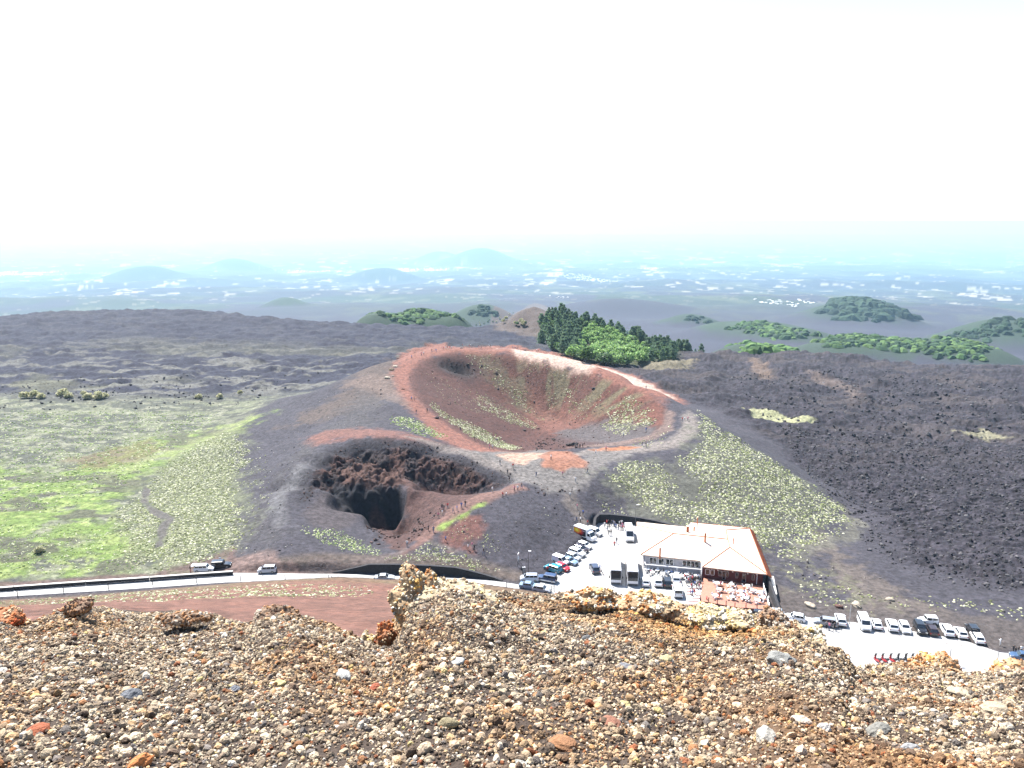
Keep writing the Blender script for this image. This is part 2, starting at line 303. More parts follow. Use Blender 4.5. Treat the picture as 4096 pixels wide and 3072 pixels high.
# ------------------------------------------------------------------ ground sheet
def yrows():
    r = [18.0]
    while r[-1] < 60000:
        y = r[-1]
        if y < 95: s = 4.0
        elif y < 195: s = max(.45, y * y / 90000)
        elif y < 240: s = .3
        elif y < 780: s = min(y * y / 95000, 4.2)
        else: s = y * .016
        r.append(y + s)
    return np.array(r)
YR = yrows(); TX = np.concatenate([np.linspace(-1.25, -.74, 60)[:-1], np.linspace(-.74, .74, 1250), np.linspace(.74, 1.25, 60)[1:]])
gy_, gt_ = np.meshgrid(YR, TX, indexing='ij'); VX = (gt_ * gy_); VY = gy_
VZ = zground(VX, VY)
nr, nc = VX.shape; idx = np.arange(nr * nc).reshape(nr, nc)
QF = np.stack([idx[:-1, :-1], idx[:-1, 1:], idx[1:, 1:], idx[1:, :-1]], -1).reshape(-1, 4)
fx_, fy_ = VX.ravel(), VY.ravel()
# ------------------------------------------------------------------ ground colours (albedo of each kind of ground, and the pit's painted shade)
CIN = np.array([.034, .0315, .0385]); C = np.tile(CIN, (len(fx_), 1)); n_a = fbm(fx_ / 9, fy_ / 9, 4, 3); n_b = fbm(fx_ / 1.6, fy_ / 1.6, 3, 8); n_c = fbm(fx_ / 40, fy_ / 26, 3, 17)
C *= (.78 + .28 * n_a + .16 * n_b)[:, None]
def lay(mask, col, k=1.0):
    m = (np.clip(mask, 0, 1) * k)[:, None]; C[:] = C * (1 - m) + np.array(col) * m
def pm(L, f=2.0, warp=2.5, z=None):
    P = wpoly(L) if z is None else [p[:2] for p in z]
    xs = [p[0] for p in P]; ys = [p[1] for p in P]; mg = f + warp + 1; out = np.zeros(len(fx_))
    w = (fx_ > min(xs) - mg) & (fx_ < max(xs) + mg) & (fy_ > min(ys) - mg) & (fy_ < max(ys) + mg)
    if w.any():
        x, y = fx_[w], fy_[w]; out[w] = sstep(-f, f, poly_sd(x, y, P) + warp * 2 * (fbm(x / 3, y / 3, 3, 77) - .5))
    return out
RED = (.125, .056, .042); BROWN = (.052, .029, .026); PALE = (.115, .100, .092); WHITE = (.27, .20, .165); LAVA = (.0175, .018, .029)
# brown-red hillside below the road
dfoot = np.interp(fx_, FOOTX, FOOTY) - fy_
lay(sstep(-9, -6, dfoot) * (1 - pave_mask(fx_, fy_)), (.070, .054, .044), .8); lay(sstep(-.5, 2.5, dfoot), (.098, .050, .038)); lay(sstep(-1, 3, dfoot) * (1 - sstep(7, 20, dfoot)) * n_a * 1.3, (.085, .075, .04), .8)
lay(sstep(4, 20, dfoot) * sstep(.5, .65, fbm(fx_ / 20, fy_ / 2.0, 3, 19)), (.13, .062, .046), .6)
# left country
gleft = (1 - sstep(-8, 6, fx_ - np.interp(fy_, [140, 172, 210, 256, 300, 350, 420], [-52, -68, -80, -101, -110, -90, 0]))) * sstep(160, 164, fy_) * (1 - sstep(320, 400, fy_))
st = fbm(fx_ / 9, fy_ / 4.5, 4, 83); st2 = fbm(fx_ / 3.5, fy_ / 2.0, 3, 84)
lay(gleft, (.050, .053, .042)); lay(gleft * sstep(.50, .64, st) , (.105, .112, .072), .8); lay(gleft * sstep(.56, .64, st2), (.16, .16, .115), .6)
GR = pm([(-500,1880),(0,1860),(180,1905),(330,1850),(560,1770),(800,1715),(1080,1650),(1020,1690),(860,1760),(700,1850),(600,1900),(520,1990),(500,2080),(590,2170),(640,2230),(560,2290),(300,2310),(0,2330),(-500,2380)], 5, 9)
gn = fbm(fx_ / 7, fy_ / 5, 4, 90)
lay(GR * sstep(.28, .52, gn), (.085, .125, .030), .9); lay(GR * sstep(.50, .66, fbm(fx_ / 2.2, fy_ / 1.6, 3, 95)), (.155, .185, .065), .7)
lay(GR * sstep(.56, .64, fbm(fx_ / 16, fy_ / 8, 3, 96)), (.045, .040, .036), .8)
lay(pm([(250,1845),(600,1760),(660,1800),(560,1850),(380,1880)], 3, 5), (.085, .060, .035), .6)
lay(pm([(1000,1660),(700,1790),(400,1900),(420,1915),(720,1810),(1040,1665)], 3, 5), (.15, .165, .075), .55)
LL = left_lava(fx_, fy_); lay(LL, LAVA)
ls = fbm(fx_ / 20, fy_ / 6.5, 5, 101, .6); lay(LL * sstep(.55, .63, ls) * (1 - .85 * sstep(380, 560, fy_)), (.100, .098, .085), .75)
lay(LL * sstep(.52, .64, fbm(fx_ / 60, fy_ / 30, 3, 103)) * (1 - sstep(380, 560, fy_)), (.085, .085, .050), .5)
RL = right_lava(fx_, fy_); lay(RL, (.0185, .0168, .0225)); lay(RL * sstep(.50, .60, fbm(fx_ / 3, fy_ / 2.2, 4, 107, .65)), (.036, .032, .040), .8); lay(RL * sstep(.56, .62, fbm(fx_ / 1.6, fy_ / 1.2, 3, 108, .65)), (.013, .012, .015), .85)
lay(RL * sstep(.56, .64, fbm(fx_ / 26, fy_ / 13, 4, 109)) * sstep(240, 330, fy_), (.045, .037, .036), .5)
# gravel flats beside the lot
lay(pm([(3080,2330),(3300,2400),(3700,2440),(4200,2500),(4600,2560),(4700,2700),(3700,2560),(3200,2490),(3060,2440)], 2, 3), (.052, .044, .042))
lay(pm([(3230,2130),(3290,2120),(3400,2240),(3560,2330),(3660,2400),(3760,2460),(3560,2450),(3420,2400),(3330,2290)], 2.5, 6), (.070, .058, .052), .9)
lay(pm([(3100,2200),(3250,2230),(3450,2330),(3560,2420),(3300,2430),(3120,2320)], 3, 9) * sstep(.45, .6, n_b), (.085, .082, .055), .6)
lay(pm([(2965,1652),(3020,1645),(3100,1660),(3270,1690),(3220,1697),(3050,1690)], .8, 1.5), (.19, .19, .11))
lay(pm([(3820,1735),(3930,1715),(4050,1750),(3900,1752)], 1.5, 4), (.15, .14, .09), .8)
lay(pm([(3000,1430),(3060,1450),(3090,1500),(3060,1530),(3010,1480)], 3, 5), (.085, .062, .050), .9)
lay(pm([(3220,1480),(3330,1510),(3420,1540),(3460,1590),(3400,1600),(3380,1550),(3260,1520)], 3, 6), (.075, .058, .052), .8)
lay(pm([(2560,1430),(2800,1440),(2740,1470),(2650,1490),(2580,1470)], 3, 7), (.11, .095, .062), .8)
# cone flanks
lay(pm([(1380,1560),(1560,1440),(1640,1470),(1600,1560),(1500,1620),(1300,1680),(1150,1700)], 5, 9), (.062, .047, .040), .8)
lay(pm([(1150,1850),(1450,1560),(1560,1580),(1500,1700),(1350,1740),(1220,1860),(1100,2100),(1000,2230),(960,2150)], 6, 9) , (.043, .040, .042), .7)
INN = pm([(p[0], p[1]) for p in RIM], 1.5, 2.0, z=[Z(*p) for p in RIM]); cx_, cy0 = 12.0, 290.0
ang = np.arctan2(fy_ - 288, fx_ - 14)
lay(INN, (.057, .0265, .0215)); sk_ = fbm(ang * 5 + 20, np.hypot(fx_ - 14, fy_ - 288) / 40, 3, 121)
lay(INN * sstep(.48, .62, sk_), (.084, .035, .026), .8)
lay(INN * pm([(2060,1400),(2250,1440),(2480,1510),(2640,1580),(2560,1640),(2400,1660),(2250,1660),(2180,1600),(2100,1520)], 4, 8) * sstep(.42, .58, fbm(ang * 9, np.hypot(fx_ - 14, fy_ - 288) / 25, 3, 125)), (.092, .082, .050), .75)
lay(INN * pm([(1880,1410),(1960,1415),(2080,1530),(2190,1680),(2130,1670),(1990,1550)], 3, 6), (.072, .060, .040), .6)
lay(pm([(2140,1560),(2200,1620),(2300,1640),(2360,1680),(2280,1740),(2180,1720),(2120,1670)], 4, 9), (.098, .046, .036), .8)
lay(pm([(2240,1720),(2420,1680),(2600,1690),(2640,1740),(2500,1780),(2300,1782),(2200,1760)], 2.5, 4), (.055, .050, .052), .9)
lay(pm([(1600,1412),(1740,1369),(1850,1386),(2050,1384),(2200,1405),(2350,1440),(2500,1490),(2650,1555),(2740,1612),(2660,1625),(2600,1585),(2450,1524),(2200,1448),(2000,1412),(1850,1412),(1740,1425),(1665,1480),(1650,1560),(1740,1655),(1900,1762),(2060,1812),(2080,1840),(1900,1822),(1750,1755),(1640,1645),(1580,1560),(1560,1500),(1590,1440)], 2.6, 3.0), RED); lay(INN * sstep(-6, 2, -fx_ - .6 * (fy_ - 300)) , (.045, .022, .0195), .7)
lay(pm([(1960,1398),(2080,1398),(2250,1425),(2450,1480),(2600,1538),(2700,1596),(2560,1546),(2350,1500),(2200,1450),(2050,1418)], 1.8, 2.4), WHITE, .95)
lay(pm([(1440,1500),(1560,1500),(1600,1580),(1640,1640),(1560,1600),(1480,1560),(1380,1540)], 2, 3), (.095, .070, .060), .7)
lay(pm([(2760,1640),(2800,1700),(2790,1740),(2700,1795),(2550,1812),(2350,1822),(2250,1822),(2350,1795),(2520,1785),(2660,1760),(2730,1715),(2730,1660)], 1.5, 1.2), PALE)
lay(pm([(2660,1640),(2700,1650),(2690,1720),(2600,1765),(2450,1785),(2250,1792),(2450,1770),(2600,1740),(2650,1700)], 1.2, 1), (.095, .068, .060))
lay(pm([(2350,1798),(2480,1785),(2570,1788),(2500,1800),(2380,1806)], .8, .8), (.20, .085, .045))
lay(pm([(2050,1810),(2150,1800),(2330,1830),(2380,1800),(2560,1815),(2480,1840),(2400,1880),(2350,1930),(2280,1980),(2200,1970),(2080,1930),(1980,1880),(1850,1810),(1900,1805)], 2, 2.5), (.092, .084, .080))
lay(pm([(1990,1822),(2060,1812),(2180,1812),(2150,1835),(2100,1858),(2040,1850)], 1.2, 1.5), (.24, .16, .12), .9)
lay(pm([(2160,1822),(2200,1806),(2290,1806),(2345,1845),(2345,1868),(2250,1882),(2170,1870)], 1.0, 1.5), (.165, .078, .052))
lay(pm([(1230,1745),(1350,1716),(1500,1716),(1650,1738),(1830,1790),(1830,1802),(1650,1768),(1480,1750),(1340,1762),(1260,1790)], 2.2, 3.5), RED, .7)
lay(pm([(1600,1742),(1800,1782),(2010,1850),(2080,1905),(2000,1890),(1850,1825),(1700,1775)], 1.2, 1.2), PALE, .8)
# small crater: crags, brown slopes
CK = craggy(fx_, fy_); lay(pm([(1165,2010),(1200,1890),(1290,1800),(1400,1765),(1550,1752),(1700,1772),(1850,1820),(1980,1875),(2060,1920),(2000,1950),(1850,1900),(1600,1820),(1400,1830),(1290,1900),(1230,2010)], 1.2, 1.5), (.0235, .0215, .026), .85)
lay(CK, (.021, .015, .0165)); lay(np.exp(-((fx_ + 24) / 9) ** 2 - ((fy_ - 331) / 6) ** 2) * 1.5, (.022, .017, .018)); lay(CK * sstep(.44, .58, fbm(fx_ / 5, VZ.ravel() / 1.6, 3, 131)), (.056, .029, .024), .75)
lay(pm([(1200,2060),(1290,1965),(1340,1985),(1400,2022),(1480,2072),(1400,2110),(1330,2120),(1250,2100)], 1.5, 1), (.048, .040, .042), .8)
lay(pm([(p[0], p[1]) for p in LIP], 1.0, .8, z=LIP + [T(1600,1960,219), T(1500,1955,220), T(1400,1940,221), T(1330,1930,222)]), (.011, .011, .015))  # shade of the pit painted into the ground colour as near black
lay(pm([(1620,1905),(1700,1925),(1850,1965),(2000,1965),(1900,2000),(1780,2060),(1720,2120),(1600,2200),(1540,2180),(1480,2090),(1560,2110),(1618,2095)], 1, 2), BROWN)
lay(pm([(1350,1890),(1480,1868),(1600,1890),(1610,1930),(1480,1935),(1380,1925)], 1, 2), (.080, .045, .036), .7)
lay(pm([(1600,2215),(1720,2110),(1800,2040),(1870,2000),(2000,1960),(2090,1935),(2100,1955),(1950,2010),(1850,2070),(1760,2130),(1660,2200),(1600,2230)], 1, 1.5), (.105, .060, .050), .9)
lay(pm([(1740,2150),(1780,2110),(1850,2070),(1930,2050),(1960,2100),(1880,2180),(1900,2230),(1800,2190)], 1.5, 3), (.090, .040, .032), .85)
lay(pm([(1752,2115),(1800,2080),(1870,2045),(1940,2010),(1935,2022),(1860,2065),(1800,2100),(1765,2125)], .9, 1.6), (.11, .15, .04))
lay(pm([(1230,2240),(1400,2245),(1560,2220),(1640,2185),(1600,2228),(1450,2262),(1250,2290),(1180,2290)], 1, 1.5), (.080, .062, .058), .8)
lay(pm([(1720,2160),(1800,2190),(1950,2250),(2080,2300),(2040,2290),(1900,2235),(1780,2195),(1700,2170)], .8, .8), (.075, .064, .060), .9)
lay(pm([(1080,1980),(1200,1850),(1280,1800),(1230,1870),(1160,1980),(1120,2100),(1080,2080)], 2.5, 3), (.078, .076, .080), .8)
lay(pm([(2260,1975),(2310,1990),(2330,2060),(2390,2110),(2360,2140),(2310,2080),(2250,2010)], 1.2, 1.5), (.078, .066, .060), .9)
lay(pm([(2400,1990),(2450,1900),(2600,1830),(2850,1800),(2900,1880),(2700,1900),(2550,1950),(2450,2050)], 2, 3), (.030, .028, .032), .6)
lay(pm([(560,2300),(800,2230),(930,2185),(1000,2230),(1150,2245),(1250,2285),(1250,2300),(600,2318)], 1.5, 3), (.070, .045, .040), .9)
lay(pm([(930,2230),(1000,2215),(1150,2240),(1170,2280),(1000,2290),(940,2270)], 1.5, 4), (.125, .088, .078), .6)
lay(pm([(-500,2390),(0,2330),(300,2310),(600,2290),(600,2318),(300,2330),(0,2352),(-500,2410)], .8, .8), (.075, .050, .044), .9)
# whole-ground grit, and olive ground between the densest shrubs
lay(pm([(2400,1900),(2500,1850),(2640,1860),(2700,1920),(2790,1700),(3050,1815),(3200,1915),(3370,2050),(3200,2165),(3000,2170),(2760,2120),(2500,2040)], 4, 9), (.072, .074, .054), .6)
lay(pm([(960,1770),(970,1880),(980,2100),(850,2225),(600,2290),(480,2060),(640,1870),(900,1720)], 5, 9), (.085, .092, .055), .7)
lay(pm([(3310,1985),(3400,2045),(3470,2110),(3400,2170),(3250,2200),(3180,2240),(3120,2230),(3200,2170),(3380,2110),(3370,2060)], 2, 4), (.082, .078, .062), .7)
C *= (.80 + .55 * (fbm(fx_ / 1.1, fy_ / .8, 2, 161) - .18))[:, None]
GULLY = wpoly([(575,1945),(600,1955),(592,2010),(640,2045),(700,2072),(668,2120),(650,2185),(622,2190),(636,2110),(655,2080),(598,2050),(562,2000)])
lay(pm(None, .6, 1.2, z=GULLY), (.060, .054, .052), .9)
# far country: woods, fields, lava, towns' fields
rf = np.hypot(fx_, fy_); FW = sstep(690, 800, fy_)
def bands(S, o, s):                                          # the same pattern at coarser grain farther out
    r = 0; lr = np.log(rf + 1)
    for i, (r0, sc) in enumerate(S):
        r = r + np.clip(1 - np.abs(lr - math.log(r0)) / 1.0, 0, 1) * fbm(fx_ / sc, fy_ / (sc * 2.0), o, s + i)
    return r
fa = bands([(900, 30), (2446, 80), (6650, 220), (18070, 600), (49100, 1700), (133000, 4000)], 4, 141); fb = fbm(fx_ / 400, fy_ / 700, 4, 143); fc = bands([(900, 14), (2446, 35), (6650, 90), (18070, 260), (49100, 700), (133000, 2000)], 3, 151)
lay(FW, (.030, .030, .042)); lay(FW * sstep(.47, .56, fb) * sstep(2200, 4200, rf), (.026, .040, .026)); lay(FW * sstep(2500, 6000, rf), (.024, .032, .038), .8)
lay(FW * sstep(.56, .66, fa) * sstep(1500, 4000, rf), (.055, .066, .046), .7); lay(FW * sstep(.645, .69, fc) * sstep(2500, 6000, rf), (.24, .22, .18), .75)
for k, ((hx, hy, hz), R) in enumerate(HW):
    d = np.hypot(fx_ - hx, fy_ - hy) / R; k = 12 if k == 12 else k
    if k != 12: lay(FW * (1 - sstep(.8, 1.35, d + .5 * (fbm(fx_ / (R * .3), fy_ / (R * .3), 3, 171) - .5))), (.024, .040, .024), .85 if k < 12 else .75)
lay(pm([(1960,1300),(2060,1250),(2110,1222),(2140,1212),(2180,1222),(2220,1250),(2250,1330),(2100,1345),(1980,1318)], 4, 3), (.060, .048, .044))
lay(pm([(2150,1345),(2220,1262),(2350,1290),(2500,1338),(2650,1380),(2800,1412),(2700,1440),(2560,1462),(2400,1455),(2250,1410)], 5, 6), (.030, .036, .018))
np.clip(C, .004, .9, out=C)
for L_ in ([(60,1022),(300,1010),(620,1003),(640,1016),(300,1032),(80,1034)], [(1240,1014),(1500,1010),(1700,1015),(1500,1032),(1300,1037)], [(2600,1018),(2780,1014),(2820,1030),(2680,1045),(2600,1040)]):
    lay(pm(L_, 500, 900) * sstep(.42, .58, fc), (.70, .62, .56), .9)
# ground material: vertex albedo + fine grain + bump
def ground_mat():
    m = new_mat('volcanic_ground'); N = m.node_tree.nodes; L = m.node_tree.links
    out = N.new('ShaderNodeOutputMaterial'); b = N.new('ShaderNodeBsdfPrincipled'); L.new(b.outputs[0], out.inputs[0])
    b.inputs['Roughness'].default_value = .95; b.inputs['Specular IOR Level'].default_value = .25
    a = N.new('ShaderNodeAttribute'); a.attribute_name = 'Col'; tc = N.new('ShaderNodeTexCoord')
    n1 = N.new('ShaderNodeTexNoise'); n1.inputs['Scale'].default_value = .9; n1.inputs['Detail'].default_value = 8; n1.inputs['Roughness'].default_value = .75
    L.new(tc.outputs['Object'], n1.inputs['Vector'])
    mr = N.new('ShaderNodeMapRange'); mr.inputs[1].default_value = .3; mr.inputs[2].default_value = .7; mr.inputs[3].default_value = .35; mr.inputs[4].default_value = 1.75
    L.new(n1.outputs['Fac'], mr.inputs[0]); mx = N.new('ShaderNodeMix'); mx.data_type = 'RGBA'; mx.blend_type = 'MULTIPLY'; mx.inputs[0].default_value = 1
    L.new(a.outputs['Color'], mx.inputs[6]); L.new(mr.outputs[0], mx.inputs[7]); L.new(mx.outputs[2], b.inputs['Base Color'])
    n2 = N.new('ShaderNodeTexNoise'); n2.inputs['Scale'].default_value = .9; n2.inputs['Detail'].default_value = 9; n2.inputs['Roughness'].default_value = .7
    L.new(tc.outputs['Object'], n2.inputs['Vector'])
    bp = N.new('ShaderNodeBump'); bp.inputs['Strength'].default_value = .8; bp.inputs['Distance'].default_value = .5
    L.new(n2.outputs['Fac'], bp.inputs['Height']); L.new(bp.outputs[0], b.inputs['Normal']); return m
GM = ground_mat()
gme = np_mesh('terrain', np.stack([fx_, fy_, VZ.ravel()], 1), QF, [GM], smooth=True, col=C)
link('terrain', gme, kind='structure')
del gme
# ------------------------------------------------------------------ paving
m_asph = mat('asphalt_pale_dusty', (.26, .255, .25), .62, noise=.22, nscale=.6, bump=.01, bscale=30)
m_line = mat('road_line_white', (.72, .72, .70), .6); m_curb = mat('kerb_stone', (.34, .32, .30), .8, noise=.15, nscale=2)
m_pav = mat('paving_block_pale', (.42, .40, .38), .8, noise=.1, nscale=3); m_joint = mat('paving_joint', (.13, .11, .10), .9)
def flat_mesh(name, P, z, m, kind='structure', **kw):
    bm = bmesh.new(); f = bm.faces.new([bm.verts.new((p[0], p[1], z)) for p in P]); 
    if f.normal.z < 0: f.normal_flip()
    bmesh.ops.triangulate(bm, faces=bm.faces[:]); bm.normal_update()
    for f in bm.faces:
        if f.normal.z < 0: f.normal_flip()
    me = bpy.data.meshes.new(name); bm.to_mesh(me); bm.free(); me.materials.append(m); return link(name, me, kind=kind, **kw)
flat_mesh('road', ROADP, .03, m_asph); flat_mesh('car_park', LOTP, .036, m_asph)
# ------------------------------------------------------------------ foreground: crest of the scoria cone
EU = [-1500,-700,-200,0,70,120,180,250,330,380,450,600,700,850,1000,1080,1160,1250,1330,1400,1470,1510,1560,1600,1640,1700,1800,2000,2150,2350,2500,2700,2900,3000,3100,3200,3280,3380,3440,3520,3600,3700,3760,3850,3930,4000,4096,4500,5200]
EV = [2520,2500,2480,2470,2500,2500,2470,2445,2425,2425,2430,2445,2440,2455,2498,2462,2445,2480,2500,2530,2575,2596,2590,2540,2440,2400,2370,2366,2380,2370,2385,2420,2440,2460,2490,2535,2570,2610,2670,2668,2655,2660,2650,2690,2700,2690,2665,2660,2680]
def fg_edge(tx):
    u = 2048 + tx * FPX * .912          # ground column -> photo column at about 28 degrees of fall
    v = np.interp(u, EU, EV); return PITCH + np.arctan((v - 1536) / FPX)
def zfg(x, y):
    y = np.maximum(y, .05); tx = x / y; a = fg_edge(tx); re = 5.6 + .8 * np.sin(tx * 9) + .5 * np.sin(tx * 23 + 1)
    k = (re * np.tan(a) - 1.5) / (re - 1.75); z = 80 - 1.5 - k * (y - 1.75)
    z = z + (fbm(x * 1.3, y * 1.3, 3, 201) - .5) * .16 * sstep(1.2, 2.6, y) * (1 - sstep(re - 1.2, re - .2, y)) + (fbm(x * 6, y * 6, 3, 207) - .5) * .05
    over = np.clip(y - re, 0, 99); return z - over * (.25 + np.clip(over * 1.2, 0, 1.0)) - np.clip(over - 10, 0, 99) * .0
FY = np.concatenate([np.linspace(-1.5, 1.4, 8), 1.5 * (8.2 / 1.5) ** np.linspace(0, 1, 330), np.linspace(8.5, 24, 40)]); FT = np.concatenate([np.linspace(-3.4, -1.2, 110)[:-1], np.linspace(-1.2, 1.2, 860), np.linspace(1.2, 3.4, 110)[1:]])
ffy, fft = np.meshgrid(FY, FT, indexing='ij'); ffx = fft * np.maximum(ffy, 1.2) * 1.0
ffz = zfg(ffx, np.maximum(ffy, 1.2) + 0 * ffx) + np.where(ffy < 1.2, (1.2 - ffy) * .12, 0)
nr, nc = ffx.shape; idx = np.arange(nr * nc).reshape(nr, nc); QF2 = np.stack([idx[:-1, :-1], idx[:-1, 1:], idx[1:, 1:], idx[1:, :-1]], -1).reshape(-1, 4)
a1 = fbm(ffx.ravel() * .8, ffy.ravel() * .8, 3, 211); a2 = fbm(ffx.ravel() * 25, ffy.ravel() * 25, 3, 213)
fc_ = np.array([.045, .033, .026]) * (.6 + .8 * a2)[:, None]
def soil_k(x, y): return sstep(.35, 1.3, x - .32 * (y - 2.0)) * sstep(.42, .6, fbm(x * .9, y * .9, 3, 217))     # finer rust-brown soil on the right
fc_ = fc_ * (1 - soil_k(ffx.ravel(), ffy.ravel())[:, None]) + np.array([.13, .072, .034]) * soil_k(ffx.ravel(), ffy.ravel())[:, None]
m_soil = mat('scoria_soil', (.1, .07, .05), .95, noise=.35, nscale=60, bump=.012, bscale=90, vcol='Col', spec=.2)
link('scoria_slope', np_mesh('scoria_slope', np.stack([ffx.ravel(), ffy.ravel(), ffz.ravel()], 1), QF2, [m_soil], smooth=True, col=fc_), kind='structure')
# ------------------------------------------------------------------ scatter of small shapes into one mesh
def ico(sub):
    bm = bmesh.new(); bmesh.ops.create_icosphere(bm, subdivisions=sub, radius=1)
    V = np.array([v.co[:] for v in bm.verts]); F = np.array([[v.index for v in f.verts] for f in bm.faces]); bm.free(); return V, F
def rot_rand(n, tilt=3.14):
    q = RS.randn(n, 4); q /= np.linalg.norm(q, axis=1)[:, None]; w, x, y, z = q.T
    return np.stack([np.stack([1-2*(y*y+z*z), 2*(x*y-z*w), 2*(x*z+y*w)], -1), np.stack([2*(x*y+z*w), 1-2*(x*x+z*z), 2*(y*z-x*w)], -1), np.stack([2*(x*z-y*w), 2*(y*z+x*w), 1-2*(x*x+y*y)], -1)], 1)
def scatter(name, protos, P, S, COLS, m, rot='full', smooth=False, **props):
    """protos list of (V, F); P (n,3) centres; S (n,3) scales; COLS (n,3)"""
    n = len(P); which = RS.randint(0, len(protos), n); VV = []; FF = []; CC = []; base = 0
    for k, (V, F) in enumerate(protos):
        w = np.where(which == k)[0]
        if len(w) == 0: continue
        if rot == 'full': R = rot_rand(len(w))
        else:
            a = RS.rand(len(w)) * 6.283; R = np.zeros((len(w), 3, 3)); R[:, 0, 0] = np.cos(a); R[:, 0, 1] = -np.sin(a); R[:, 1, 0] = np.sin(a); R[:, 1, 1] = np.cos(a); R[:, 2, 2] = 1
        q = np.einsum('nij,vj->nvi', R, V)
        q = q * S[w][:, None, :] + P[w][:, None, :]
        f = F[None] + (np.arange(len(w)) * len(V))[:, None, None] + base
        VV.append(q.reshape(-1, 3)); FF.append(f.reshape(-1, F.shape[1])); CC.append(np.repeat(COLS[w], len(V), 0)); base += len(w) * len(V)
    return link(name, np_mesh(name, np.concatenate(VV), np.concatenate(FF), [m], smooth=smooth, col=np.concatenate(CC)), **props)
def stone_protos(sub, n, amt, seed=0):
    V, F = ico(sub); r = np.random.RandomState(seed); out = []
    for i in range(n):
        o = r.rand(3) * 9; k = 1 + amt * (sum(np.sin(V @ (r.randn(3) * f_) + r.rand() * 6) / f_ ** .5 for f_ in (1.6, 2.4, 3.6, 5.0)) * .35)
        W = V * k[:, None] * np.array([1, .75 + .3 * r.rand(), .6 + .3 * r.rand()]); out.append((W, F))
    return out
m_stone = mat('scoria_stone', (.4, .3, .2), .93, noise=.30, nscale=70, bump=.006, bscale=160, vcol='Col', spec=.25)
PAL = np.array([[.50,.41,.29],[.40,.32,.22],[.30,.235,.165],[.20,.15,.105],[.12,.085,.06],[.36,.24,.13],[.27,.13,.06],[.20,.075,.035],[.42,.33,.15],[.15,.13,.115],[.58,.52,.43]])
PWT = np.array([.16,.14,.13,.14,.14,.09,.04,.025,.015,.06,.06]); PWT /= PWT.sum()
def stone_cols(P):
    n = len(P); c = PAL[RS.choice(len(PAL), n, p=PWT)] * (.6 + .65 * RS.rand(n))[:, None]
    w = fbm(P[:, 0] * 1.5, P[:, 1] * 1.5, 3, 221); k = (sstep(.52, .74, w) * .55)[:, None]; c = c * (1 - k) + c * np.array([.95, .68, .42]) * k
    s = (soil_k(P[:, 0], P[:, 1]) * .8)[:, None]; c = c * (1 - s) + c * np.array([.72, .46, .25]) * s; c = c * .88
    y = (np.exp(-((P[:, 0] - 1.3) / .7) ** 2 - ((P[:, 1] - 5.0) / .7) ** 2) * .7)[:, None]; return c * (1 - y) + c * np.array([1.1, .85, .42]) * y
def gravel(n, r0, r1, protos, name, soil_keep=1.0, ymax=6.6, big=1.6):
    y = np.sqrt(RS.rand(int(n * 1.4)) * (ymax ** 2 - 1.7 ** 2) + 1.7 ** 2); x = (RS.rand(len(y)) * 2 - 1) * 1.12 * y
    keep = RS.rand(len(y)) < np.clip(1 - soil_k(x, y) * (1 - soil_keep), 0, 1); x, y = x[keep][:n], y[keep][:n]
    r = r0 + (r1 - r0) * RS.rand(len(x)) ** big
    P = np.stack([x, y, zfg(x, y) + r * (.1 + .5 * RS.rand(len(x)))], 1); S = r[:, None] * (.8 + .4 * RS.rand(len(x), 3))
    return scatter(name, protos, P, S, stone_cols(P), m_stone, kind='stuff')
SP1 = stone_protos(2, 12, .46, 3); SP0 = stone_protos(1, 12, .42, 5)
gravel(205000, .0038, .0085, SP0, 'scoria_gravel', .8)
gravel(36000, .0080, .022, SP1, 'scoria_pebbles', .30, big=3.2)
# ------------------------------------------------------------------ tufts on the slopes
def dome_protos(n, seed=1):
    r = np.random.RandomState(seed); out = []
    for i in range(n):
        a = np.arange(7) / 7 * 6.283; r1 = 1 + .22 * r.randn(7); r2 = .62 + .15 * r.randn(7)
        V = [(math.cos(t) * q, math.sin(t) * q, -.15) for t, q in zip(a, r1)] + [(math.cos(t + .3) * q, math.sin(t + .3) * q, .55 + .12 * r.randn()) for t, q in zip(a, r2)] + [(0, 0, .78)]
        F = []
        for j in range(7):
            k = (j + 1) % 7; F += [(j, k, 7 + j), (k, 7 + k, 7 + j), (7 + j, 7 + k, 14)]
        out.append((np.array(V), np.array(F)))
    return out
m_tuft = mat('cushion_shrub', (.2, .22, .12), .9, noise=.45, nscale=3.5, bump=.12, bscale=6, vcol='Col', spec=.2)
TCOL = np.array([[.27,.275,.16],[.20,.22,.10],[.34,.34,.22],[.14,.16,.065],[.42,.41,.30],[.09,.10,.045]])
